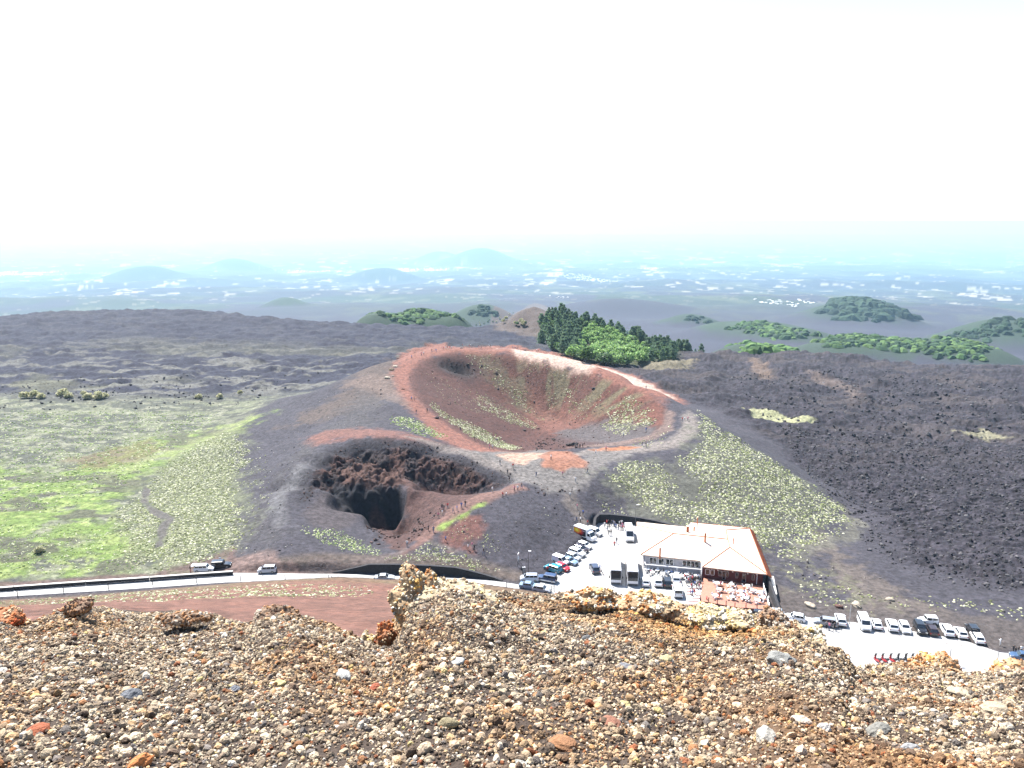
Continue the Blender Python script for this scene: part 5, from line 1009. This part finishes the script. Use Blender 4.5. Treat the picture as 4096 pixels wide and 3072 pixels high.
crowd([(3304,2516),(3316,2520),(3328,2512),(3337,2522),(3350,2512)], 'person in the group standing behind the grey estate car', 'group by the grey estate car')
crowd([(4052,2612),(4060,2618),(4072,2614),(4084,2612)], 'person in the group at the right edge above the dark blue car', 'group at the right edge')
for u, v, t, b_, l in ((2435,2142,'black','black','person in black, left of two walking down from the crowd'),(2444,2142,'black','grey','person in black top and grey trousers, right of two walking down from the crowd'),(2466,2174,'black','jeans','person in black top walking above the first coach'),(2457,2190,'red','black','person in red top just above the roof of the first coach'),
    (2399,2284,'blue','black','person in blue beside the dark blue car in the middle'),(2405,2294,'white','grey','person in white beside the dark blue car in the middle'),(2760,2384,'pink','jeans','person in pink coming down the steps'),(2768,2388,'blue','black','person in blue in the middle of the steps'),(2776,2382,'red','beige','person in red on the right of the steps'),(2801,2418,'black','black','person in black at the bottom of the steps'),(2826,2412,'red','black','person in red at the foot of the ramp'),
    (3126,2490,'black','black','person in black at the end of the dark wall'),(3172,2486,'white','jeans','person in white next to the first white car on the gravel edge'),(4000,2582,'white','white','person all in white on the grey gravel at the right'),(762,2290,'black','red','person in black behind the white estate'),(780,2289,'yellow','black','person in yellow at the open tailgate'),(2190,2290,'red','black','person in red by the teal car')):
    person(Z(u, v, .04), u * 1.0, t, b_, l, 'walk' if u % 2 else 'stand')
person(tuple(hits([(882,2252)])[0]), 0, 'white', 'grey', 'person in white behind the black off-road car on the left')
# ------------------------------------------------------------------ boulders
m_rock = mat('lava_boulder', (.1,.07,.06), .95, noise=.4, nscale=3, bump=.08, bscale=6, vcol='Col')
RP = stone_protos(3, 8, .42, 9); 
def rock(name, pos, s, col, label, cat='boulder', group=None, sink=.25, m=None, rot=None):
    V, F = RP[random.randrange(8)]; a = random.random() * 6.28 if rot is None else rot; c, d = math.cos(a), math.sin(a); q = V.copy() * np.array(s); q = np.stack([q[:,0]*c - q[:,1]*d, q[:,0]*d + q[:,1]*c, q[:,2]], 1)
    return link(name, np_mesh(name, q, F, [m or m_rock], smooth=False, col=np.tile(col, (len(V), 1)) * (.8 + .4 * fbm(q[:,0]*9/s[0], q[:,1]*9/s[0], 3, 5))[:, None]), None, (pos[0], pos[1], pos[2] + s[2] * (1 - 2*sink) * .6), label=label, category=cat, group=group)
pale = (.26,.22,.17); dk = (.035,.025,.024); rb = (.09,.045,.035)
BL = [(1590,1434,1.7,rb,'dark red boulder on the upper left of the rim'),(1579,1467,2.2,pale,'largest pale boulder left of the big crater'),(1565,1480,2.2,(.12,.09,.06),'tilted brown slab just below the largest pale boulder'),(1549,1513,2.2,pale,'pale slab lowest of the boulders left of the crater'),(1571,1505,1.0,pale,'small pale boulder beside the lowest pale slab'),
 (1612,1557,1.4,rb,'red brown boulder beside the left rim path'),(1523,1559,1.1,dk,'dark boulder on the grey shoulder, upper of two'),(1525,1577,1.0,dk,'dark boulder on the grey shoulder, lower of two'),(1747,1674,1.7,dk,'dark rock standing on the left rim path'),
 (2097,1722,1.6,dk,'dark boulder on the crater floor, left'),(2150,1715,1.6,rb,'red brown boulder in the middle of the crater floor'),(2137,1607,1.0,dk,'dark stone on the back wall of the big crater'),(1991,1556,1.2,dk,'dark stone on the left wall of the big crater'),(2374,1554,1.6,dk,'dark boulder high on the right back wall'),
 (1847,1394,2.2,dk,'dark low rock on the far rim'),(2100,1401,1.8,rb,'reddish rock on the far rim where it turns pale'),(2214,1760,2.0,dk,'dark boulder on the floor near the saddle'),(2268,1812,1.0,(.22,.10,.06),'pale orange stone on the orange mound'),(2353,1851,.9,dk,'dark stone at the right foot of the orange mound'),(2090,1797,1.6,(.12,.07,.05),'brown boulder at the saddle end of the rim'),
 (2250,1345,.1,dk,''),(3424,2424,2.4,pale,'big pale slab behind the right row of cars'),(3240,2425,2.6,pale,'pale lumpy boulder behind the grey estate car'),(3355,2430,1.6,rb,'reddish boulder behind the grey estate car'),(3560,2400,1.8,pale,'pale flat boulder on the flat right of the big slab'),
 (1640,1404,.8,rb,'small red stone on the upper rim'),(1985,1760,1.4,dk,'dark boulder at the end of the shrub strip'),(2420,1330,.1,dk,''),(2175,1775,1.3,dk,'dark boulder on the crater floor just behind the saddle')]
for u, v, s, c, l in BL:
    if not l: continue
    p = hits([(u, v)], True)[0]; rock('boulder', p, (s*.5, s*.4, s*.32), c, l)
p = hits([(2288,1782)], True)[0]
rp = empty('rock_pile', tuple(p), label='heap of dark stones on the crater floor by the saddle', category='rock pile')
for k in range(14):
    V, F = RP[k % 8]; s = .35 + .4 * random.random(); a = random.random()*6.28; r = 1.7 * random.random() ** .7
    link('stone', np_mesh('stone', V * s, F, [m_rock], col=np.tile(dk, (len(V), 1))), rp, (math.cos(a)*r, math.sin(a)*r*.7, .15 + (1.7 - r) * .4))
# loose lava rubble
def rubble(name, L, dens, r0, r1, col, label=None, clump=.5):
    P = np.array(wpoly(L)); x0, y0 = P.min(0); x1, y1 = P.max(0); n = int((x1-x0)*(y1-y0)*dens); x = x0 + (x1-x0)*RS.rand(n); y = y0 + (y1-y0)*RS.rand(n)
    k = (poly_sd(x, y, [tuple(p) for p in P]) > 0) & (RS.rand(n) < 1 - clump*1.6*sstep(.42,.60,fbm(x/4, y/4, 3, 301))) & (pave_mask(x, y) < .05); x, y = x[k], y[k]
    if len(x) < 3: return
    r = r0 + (r1 - r0) * RS.rand(len(x)) ** 2.2; S = r[:, None] * (.7 + .6 * RS.rand(len(x), 3)); c = np.array(col)[RS.randint(0, len(col), len(x))] * (.6 + .7*RS.rand(len(x)))[:, None]
    scatter(name, SP0, np.stack([x, y, zground(x, y) + r*.25], 1), S, c, m_rock, kind='stuff', label=label)
DK = [[.030,.022,.022],[.05,.032,.028],[.022,.018,.020],[.085,.055,.045]]; LV = [[.030,.028,.032],[.042,.038,.042],[.020,.019,.022],[.075,.070,.072]]
rubble('lava_rubble', [(1190,1975),(1230,1880),(1330,1800),(1450,1765),(1600,1762),(1760,1790),(1900,1845),(2060,1900),(2060,1935),(1990,1945),(1860,1960),(1700,1950),(1620,1915),(1480,1960),(1350,1950),(1250,2000),(1230,2060)], 1.0, .08, .34, [[.045,.026,.022],[.075,.042,.034],[.022,.018,.020]], 'rubble on the crags of the small crater', clump=.4)
rubble('lava_rubble', [(1500,2090),(1600,2110),(1700,2060),(1800,2010),(1720,2110),(1600,2190),(1530,2190),(1430,2140)], .8, .12, .5, [[.05,.03,.026],[.08,.045,.038],[.035,.024,.022]], 'brown rubble at the lip of the pit', clump=.5)
rubble('lava_rubble', [(2050,1780),(2220,1735),(2400,1790),(2300,1800),(2180,1800),(2080,1810)], .35, .1, .5, DK, 'dark rubble on the crater floor', clump=.6)
rubble('lava_rubble', [(2070,1930),(2250,1960),(2330,1960),(2260,2010),(2240,2100),(2180,2110),(2200,2010),(2120,1970)], .35, .1, .45, DK, 'dark rubble on the stony path', clump=.7)
rubble('lava_rubble', [(1780,1430),(1900,1450),(2000,1500),(1900,1510),(1800,1490)], .30, .2, .7, DK, 'dark rubble high in the big crater', clump=.5)
rubble('lava_rubble', [(3100,1700),(3500,1750),(4200,1800),(4300,2420),(3700,2320),(3450,2200),(3420,2080),(3250,1920)], .60, .12, .60, LV, 'black broken lava right of the cone', clump=.25)
rubble('lava_rubble', [(2900,1500),(3500,1480),(4200,1560),(4200,1800),(3100,1720)], .08, .3, 1.0, LV, 'black lava blocks farther right', clump=.4)
rubble('lava_rubble', [(-200,1540),(700,1500),(1350,1480),(1000,1620),(400,1640),(-200,1640)], .06, .2, .8, LV, 'black lava blocks at the edge of the meadow', clump=.5)
rubble('lava_rubble', [(3100,2210),(3300,2260),(3900,2400),(4300,2480),(4100,2480),(3600,2420),(3300,2400)], .10, .12, .45, [[.16,.14,.12],[.06,.05,.048],[.25,.23,.2]], 'loose stones on the gravel flat', clump=.6)
rubble('lava_rubble', [(1000,1900),(1200,1850),(1140,2100),(1250,2240),(950,2250),(950,2100)], .05, .1, .3, [[.16,.14,.12],[.05,.045,.045]], 'loose stones on the left flank', clump=.6)
ST = [[.15,.14,.125],[.05,.045,.05],[.025,.022,.026],[.22,.21,.19]]
rubble('loose_stones', [(1000,1880),(1250,1620),(1500,1470),(1560,1580),(1480,1700),(1300,1740),(1140,2000),(1160,2200),(950,2230)], .16, .06, .26, ST, 'loose stones on the left flank of the cone', clump=.3)
rubble('loose_stones', [(1880,2020),(2100,1960),(2250,2000),(2330,2130),(2140,2290),(1960,2240),(1800,2100)], .30, .06, .26, ST, 'loose stones on the grey hillock', clump=.3)
rubble('loose_stones', [(1700,1480),(2000,1420),(2600,1600),(2650,1700),(2300,1790),(2100,1790),(1800,1680)], .14, .08, .35, [[.05,.03,.026],[.10,.06,.05],[.025,.018,.018],[.2,.17,.14]], 'loose stones inside the big crater', clump=.3)
rubble('loose_stones', [(1900,1800),(2100,1830),(2350,1830),(2560,1820),(2400,1880),(2330,1960),(2100,1940)], .12, .06, .22, ST, 'loose stones on the saddle', clump=.4)
# ------------------------------------------------------------------ trees
m_leafp = mat('pine_needles', (.016,.032,.014), .8, noise=.4, nscale=1.2, vcol='Col'); m_leafb = mat('fresh_leaves', (.1,.2,.03), .6, noise=.35, nscale=1.0, vcol='Col'); 
def leafy(m):
    N = m.node_tree.nodes; L = m.node_tree.links; b = next(n for n in N if n.type == 'BSDF_PRINCIPLED'); o = next(n for n in N if n.type == 'OUTPUT_MATERIAL')
    t = N.new('ShaderNodeBsdfTranslucent'); L.new(b.inputs['Base Color'].links[0].from_socket, t.inputs[0]); x = N.new('ShaderNodeMixShader'); x.inputs[0].default_value = .45
    L.new(b.outputs[0], x.inputs[1]); L.new(t.outputs[0], x.inputs[2]); L.new(x.outputs[0], o.inputs[0])
leafy(m_leafp); leafy(m_leafb)
m_bark = mat('bark', (.06,.045,.035), .9)
def crown(n, fn, size, cols, seed):
    r = np.random.RandomState(seed); P = np.array([fn(r) for _ in range(n)]); a = r.randn(n, 3); a /= np.linalg.norm(a, axis=1)[:, None]; b = np.cross(a, r.randn(n, 3)); b /= np.linalg.norm(b, axis=1)[:, None]; s = (size * (.6 + .8*r.rand(n)))[:, None]
    V = np.stack([P - a*s, P + b*s*.8, P + a*s, P - b*s*.8], 1).reshape(-1, 3); F = np.arange(4*n).reshape(-1, 4); c = np.array(cols)[r.randint(0, len(cols), n)] * (.7 + .6*r.rand(n))[:, None]; return V, F, np.repeat(c, 4, 0)
def pine_fn(r):
    z = 1.0 + 7.2 * r.rand() ** .85; w = (1 - (z - 1.0) / 7.5) ** .5 * 2.9 + .1; w *= .85 + .25 * math.sin(z * 2.3 + r.rand()); a = r.rand() * 6.28; q = w * (.55 + .5 * r.rand()); return (math.cos(a)*q, math.sin(a)*q, z - q*.18)
def bush_fn(r):
    k = r.randint(0, 7); c = [(0,0,3.4),(1.4,.3,2.8),(-1.3,.5,2.9),(.2,-1.4,2.7),(.1,1.4,2.9),(.7,-.7,4.2),(-.6,.5,4.3)][k]; d = r.randn(3); d /= np.linalg.norm(d); q = 1.45 * (.75 + .3*r.rand()); return tuple(c[i] + d[i]*q*(1,1,.8)[i] for i in range(3))
def tree_proto(kind, i):
    if kind == 'pine': V, F, c = crown(620, pine_fn, .42, [[.12,.185,.105],[.080,.140,.090],[.16,.22,.115]], i); tk = MB().tube((0,0,-.5),(0,0,7.6),.16,6,r2=.03); m = m_leafp
    elif kind == 'bright': V, F, c = crown(760, bush_fn, .40, [[.24,.37,.12],[.18,.30,.09],[.33,.45,.17],[.11,.20,.065]], i+20); tk = MB().tube((0,0,-.5),(0,0,3.2),.18,6,r2=.08); m = m_leafb
    elif kind == 'green': V, F, c = crown(700, bush_fn, .40, [[.075,.14,.05],[.05,.10,.036],[.12,.19,.06]], i+40); tk = MB().tube((0,0,-.5),(0,0,3.2),.18,6,r2=.08); m = m_leafb
    else: V, F, c = crown(600, bush_fn, .42, [[.44,.42,.26],[.34,.34,.19],[.52,.48,.30],[.24,.25,.13]], i+60); tk = MB().tube((0,0,-.5),(0,0,2.2),.12,6,r2=.05); m = m_leafb
    return np_mesh('crown', V, F, [m], col=c), tk.mesh('trunk', [m_bark])
PR = {k: [tree_proto(k, i) for i in range(4)] for k in ('pine', 'bright', 'green', 'dry')}
def tree(kind, name, p, s, label, cat, group=None, flatz=1.0):
    cr, tk = random.choice(PR[kind]); r = empty(name, tuple(p), random.random()*6.28, label=label, category=cat, group=group); r.scale = (s, s, s*flatz); link('crown', cr, r); link('trunk', tk, r); return r
def in_poly(n, L, seed):
    r = np.random.RandomState(seed); P = np.array(L, float); out = []
    while len(out) < n:
        q = P.min(0) + (P.max(0) - P.min(0)) * r.rand(2)
        if poly_sd(np.array([q[0]]), np.array([q[1]]), L)[0] > 0: out.append(tuple(q))
    return out
pz = [(2165,1380),(2162,1300),(2195,1262),(2260,1275),(2330,1300),(2300,1340),(2330,1400),(2290,1432),(2230,1420)]
pc = [(2190,1258),(2220,1252),(2350,1290),(2500,1336),(2650,1378),(2800,1412),(2820,1420),(2700,1410),(2560,1380),(2400,1330),(2280,1290)]
pr = [(2570,1400),(2650,1392),(2740,1415),(2720,1435),(2620,1452),(2570,1455)]
for p in hits(in_poly(26, pz, 31)): tree('green', 'broadleaf_tree', p, .9 + .4*random.random(), 'mid green broadleaf tree among the pines on the hill', 'tree', 'mid green trees on the wooded hill')
for L, n, sd in ((pz, 105, 1), (pc, 120, 2), (pr, 40, 3)):
    for p in hits(in_poly(n, L, sd)): tree('pine', 'pine_tree', p, (.72 + .6*random.random()), 'dark pine on the wooded hill behind the big crater', 'pine tree', 'pines on the wooded hill')
bz = [(2325,1345),(2390,1305),(2500,1360),(2580,1400),(2590,1455),(2480,1464),(2400,1464),(2270,1435),(2320,1400)]
for p in hits(in_poly(150, bz, 5)): tree('bright', 'broadleaf_tree', p, 1.0 + .45*random.random(), 'fresh light green broadleaf tree in front of the dark pines', 'tree', 'light green trees on the wooded hill')
for p in hits(in_poly(34, [(2240,1330),(2300,1300),(2380,1320),(2600,1395),(2720,1425),(2600,1452),(2560,1400),(2400,1345)], 6) + in_poly(20, [(2280,1425),(2420,1455),(2560,1462),(2480,1470),(2330,1452)], 7)): tree('green', 'broadleaf_tree', p, 1.0 + .4*random.random(), 'mid green broadleaf tree among the pines on the hill', 'tree', 'mid green trees on the wooded hill')
for i, (u, v, s, l) in enumerate([(100,1592,.85,'leftmost of the big pale bushes at the lava edge'),(138,1590,.95,'pale bush second from left at the lava edge'),(165,1594,.7,'low pale bush third at the lava edge'),(252,1584,.95,'yellow green bush standing highest at the lava edge'),(275,1592,.7,'small bush below the highest one'),(335,1580,.55,'small bush between the two bush groups'),(352,1596,.8,'pale yellow bush left of the wide one'),(395,1596,1.0,'wide yellowish bush at the right of the group'),(418,1592,.7,'bush at the right end of the group'),(795,1594,.6,'single dry bush, left of three'),(880,1592,.6,'single dry bush, middle of three'),(960,1576,.5,'single dry bush, right of three'),(158,2210,.45,'lone yellow bush in the meadow near the road')]):
    tree('dry', 'bush', hits([(u, v)])[0] - np.array([0, 0, .8*s]), s, l, 'bush', None, .8)
for i, p in enumerate(hits(in_poly(16, [(1870,1300),(1960,1275),(2030,1262),(2080,1240),(2020,1290),(1900,1312)], 9) + in_poly(6, [(2060,1295),(2110,1290),(2110,1305),(2060,1305)], 10))): tree('dry' if i % 3 else 'green', 'bush', p, .5 + .3*random.random(), 'scrubby bush at the left foot of the bare cinder cone', 'bush', 'bushes by the bare cinder cone')
def wood(L, dens, r0, r1, cols, label): tufts('woodland', L, dens, r0, r1, label, cols=cols, clump=.15)
WG = [[.028,.055,.022],[.045,.085,.026],[.070,.115,.035],[.020,.040,.020]]; WD = [[.015,.030,.018],[.022,.042,.022]]; WB = [[.06,.11,.03],[.09,.15,.04],[.04,.08,.025]]
wood([(1430,1288),(1470,1258),(1530,1250),(1600,1256),(1700,1236),(1790,1252),(1850,1290),(1700,1292),(1550,1290)], .03, 3, 6.5, WG, 'far woodland on the low hills left of the bare cone')
wood([(1840,1262),(1890,1228),(1935,1220),(1980,1235),(2030,1258),(1990,1268),(1900,1270)], .010, 5, 10, WD, 'dark wooded cone beyond the lava field')
wood([(2890,1320),(2960,1290),(3080,1292),(3200,1320),(3300,1340),(3190,1352),(3100,1362),(2980,1345)], .010, 4, 9, WG, 'far green wood behind the right lava field')
wood([(2890,1420),(2920,1385),(3040,1368),(3140,1390),(3210,1402),(3100,1415),(2980,1422)], .02, 3, 6.5, WB, 'fresh green wood just beyond the lava edge')
wood([(3270,1385),(3320,1350),(3460,1345),(3700,1358),(3860,1362),(3960,1400),(3985,1440),(3850,1438),(3700,1430),(3500,1408),(3380,1392)], .018, 3.5, 8, WG, 'long green wood on the right beyond the lava')
wood([(3790,1350),(3900,1300),(4010,1276),(4150,1290),(4300,1340),(4200,1370),(3950,1362)], .006, 6, 12, WD, 'dark wooded cone at the right edge')
wood([(2690,1285),(2740,1258),(2800,1262),(2860,1285),(2790,1292)], .008, 5, 10, WD, 'small dark wood behind the pine hill')
wood([(3230,1255),(3330,1215),(3420,1200),(3530,1215),(3640,1280),(3560,1292),(3400,1280),(3300,1270)], .0022, 12, 24, WD, 'hazy wooded hill on the right')
# far towns
m_town = mat('town_house', (.6,.58,.54), .8)
def town(L, n, s, label):
    P = hits(in_poly(n, L, n)); b = MB()
    for p in P:
        w = s * (.5 + random.random()); d = s * (.5 + random.random()); h = s * (.35 + .4*random.random()); b.box(p[0]-w, p[0]+w, p[1]-d, p[1]+d, p[2]-5, p[2]+h)
    b.obj('distant_town', [m_town], kind='stuff', label=label)
town([(2220,1092),(2330,1098),(2360,1110),(2480,1128),(2400,1130),(2280,1118)], 150, 9, 'small hazy town in the middle distance')
town([(2960,1185),(3060,1200),(3200,1195),(3270,1210),(3180,1228),(3050,1215)], 55, 4, 'small hazy town on the right')
0 and town([(60,1020),(300,1005),(620,998),(640,1012),(300,1030),(80,1030)], 380, 22, 'broad pale town in the haze on the left')
0 and town([(1240,1010),(1500,1006),(1700,1012),(1500,1030),(1300,1035)], 340, 20, 'pale town in the haze left of the far hills')
0 and town([(2600,1015),(2780,1010),(2820,1030),(2680,1045),(2600,1040)], 220, 18, 'pale town in the haze right of the far hills')
town([(2190,1178),(2270,1188),(2290,1198),(2200,1190)], 10, 3.5, 'pale quarry buildings behind the bare cone')
# ------------------------------------------------------------------ crust outcrops and larger stones on the near crest
def fgp(u, v):
    dx = (u-2048)/FPX; yd = (v-1536)/FPX; dy = CP - yd*SP; dz = -(SP + yd*CP); t = 1.6
    while t < 9 and H + dz*t > float(zfg(np.array(dx*t), np.array(dy*t))): t += .01
    return (dx*t, dy*t, H + dz*t)
m_crust = mat('oxidised_crust', (.5,.3,.1), .95, noise=.45, nscale=22, bump=.02, bscale=45, vcol='Col', spec=.2)
V6, F6 = ico(4)
def outcrop(u, v, w, h, dp, cols, label, seed):
    r = np.random.RandomState(seed); y = 5.2; tx = (u-2048)/FPX/.915; x = tx*y; zb = float(zfg(np.array(x), np.array(y)))
    fr = [r.randn(3, 3) for _ in range(5)]; ph = r.rand(5, 2) * 6
    def disp(q):
        k = np.ones(len(q))
        for i_, (f_, a_) in enumerate(((1.4,.16),(2.8,.14),(5.5,.10),(10,.06),(18,.03))): k += a_ * .8 * (np.sin(q @ fr[i_][0]*f_ + ph[i_, 0]) + np.sin(q @ fr[i_][1]*f_ + ph[i_, 1]))
        return q * k[:, None]
    s = np.array([w, dp, h * 1.55]) / FPX * y * .5; top = H - y/ (CP - (v-1536)/FPX*SP) * k_of(v); off = np.array([0, 0, top - s[2] - zb]); C_ = np.array(cols)
    V = [disp(V6) * s + off]; F = [F6]; c = [np.tile(C_.mean(0) * .55, (len(V6), 1))]; n = int(26000 * s[0] * max(s[2], s[0] * .5) ) + 160; q = r.randn(n, 3); q /= np.linalg.norm(q, axis=1)[:, None]; q = disp(q) * s * 1.01 + off
    cc = C_[(np.clip(fbm(q[:,0]*14+seed, q[:,2]*14, 3, 411)*2.0 - .5, 0, .999) * len(cols)).astype(int)] * (.55 + .7*r.rand(n))[:, None]; R = rot_rand(n); base = len(V6)
    for k in range(n):
        vv, ff = SP0[k % len(SP0)] if k % 4 else SP1[k % len(SP1)]; V.append((vv @ R[k].T) * (.006 + .011 * r.rand() ** 2) + q[k]); F.append(ff + base); c.append(np.tile(cc[k], (len(vv), 1))); base += len(vv)
    return link('crust_outcrop', np_mesh('crust_outcrop', np.concatenate(V), np.concatenate(F), [m_crust], col=np.concatenate(c)), None, (x, y, zb), label=label, category='rock outcrop')
OR = [[.60,.36,.12],[.64,.52,.33],[.66,.60,.48],[.46,.20,.07],[.34,.20,.11]]; YL = [[.62,.52,.32],[.60,.44,.19],[.66,.62,.52],[.40,.30,.20]]; RD = [[.35,.08,.03],[.48,.18,.07],[.50,.36,.22]]; BRW = [[.20,.12,.08],[.33,.18,.09],[.45,.38,.30]]
outcrop(1690,2322,230,230,260,OR,'tall orange and yellow crust standing at the notch in the crest',1); outcrop(1800,2350,300,90,260,YL,'pale yellow crust right behind the tall orange one',2); outcrop(1580,2512,150,130,150,RD,'red crust low in the notch of the crest',3)
outcrop(325,2398,100,55,100,BRW,'brown knob sticking up from the left crest',4); outcrop(20,2452,190,80,150,RD,'orange crust at the left edge of the crest',5); outcrop(740,2454,170,26,80,BRW,'flat brown crust along the left crest',6); outcrop(1110,2436,170,60,140,BRW,'brown and white knob left of the notch',7)
outcrop(1460,2570,120,110,140,YL,'pale crust at the left side of the notch',8); outcrop(2370,2366,200,60,160,OR,'yellow crust in front of the coaches',9); outcrop(2580,2378,230,60,160,OR,'orange crust in front of the white cars',10); outcrop(2880,2438,240,60,160,YL,'yellow crust below the terrace',11)
outcrop(3230,2520,230,100,200,YL,'pale yellow crust on the right crest',12); outcrop(3120,2462,170,110,160,BRW,'dark brown knob on the right crest',13); outcrop(3545,2668,170,170,170,BRW,'brown hollowed rock below the scooters',14); outcrop(3765,2630,150,80,160,OR,'orange peak right of the scooters',15); outcrop(4085,2668,190,70,180,OR,'orange crust at the right edge of the crest',16)
BS = [(140,2940,110,[.22,.07,.035],'rust red stone at the lower left'),(560,3056,110,[.36,.14,.05],'orange stone at the bottom edge'),(525,2790,90,[.10,.105,.115],'blue grey pitted stone in the left gravel'),(1108,2745,75,[.48,.40,.20],'bright yellow stone below the left crest'),(1372,2715,80,[.42,.42,.40],'white angular stone below the notch'),(1498,2760,60,[.22,.07,.04],'dark red stone below the notch'),
 (1790,2900,90,[.18,.15,.09],'dark yellowish stone in the middle gravel'),(1830,2655,70,[.40,.40,.38],'pale stone right of the notch'),(935,2762,60,[.09,.095,.11],'dark blue stone left of the notch'),(2505,2675,70,[.13,.13,.14],'dark grey stone in the middle right gravel'),(2500,2820,55,[.44,.37,.18],'small yellow stone low in the middle'),(2250,2990,120,[.20,.10,.05],'long brown stone low in the middle'),
 (2440,2900,90,[.19,.09,.06],'reddish brown rock in the middle right gravel'),(3125,2655,110,[.16,.16,.15],'grey pitted rock on the right crest'),(3300,2920,70,[.46,.44,.41],'round white stone on the right'),(3515,2935,110,[.14,.135,.12],'dark mottled rock on the right'),(3650,3010,90,[.20,.20,.20],'grey rock near the bottom right'),(3200,2890,90,[.36,.28,.22],'pinkish pale stone on the right'),(3980,2850,110,[.42,.34,.24],'pale tan stone near the right edge'),
 (2078,3060,70,[.24,.24,.22],'grey oval stone at the bottom middle'),(3060,2960,110,[.40,.37,.32],'large pale stone at the lower right'),(2350,2560,50,[.10,.10,.10],'dark stone below the coaches'),(2660,2640,60,[.42,.36,.2],'yellowish stone right of the middle'),(3830,2780,100,[.44,.37,.27],'pale flat stone on the right slope')]
for u, v, w, c, l in [(q[0], q[1], q[2], [x_ * (.68 if q[3][0] > .38 else 1) for x_ in q[3]], q[4]) for q in BS]:
    p = fgp(u, v); s = w / FPX * p[1] * .5 * 1.05; rock('scoria_stone', (p[0], p[1], p[2]), (s, s*.8, s*.72), c, l, 'stone', m=m_stone, sink=.3)
# reeds on the crest
m_reed = mat('reed_green', (.09,.14,.05), .7); m_dry = mat('dry_stem', (.45,.42,.28), .8)
for i, (u, v, l) in enumerate(((3392,2665,'leafy green plant at the dip in the right crest'),(3440,2672,'dense green grass clump beside the leafy plant'),(3490,2668,'dry pale grass clump left of the scooters'))):
    tx = (u-2048)/FPX/.905; y = 5.35; x = tx*y; z = float(zfg(np.array(x), np.array(y))); b = MB(); r = random.Random(i)
    for k in range(46 if i == 1 else 26):
        a = r.random()*6.28; q = r.random()*.045; h = (.05 + .11*r.random()) * (1.2 if i == 0 else .8); t = (math.cos(a)*.05*r.random(), math.sin(a)*.04, h); o = (math.cos(a)*q, math.sin(a)*q)
        b.add([(o[0]-.0022,o[1],-.02),(o[0]+.0022,o[1],-.02),(o[0]+t[0],o[1]+t[1],t[2])], [(0,1,2)], 1 if (r.random() < .4 or i == 2) else 0)
    b.obj('grass_clump', [m_reed, m_dry], None, loc=(x, y, z), label=l, category='plant')
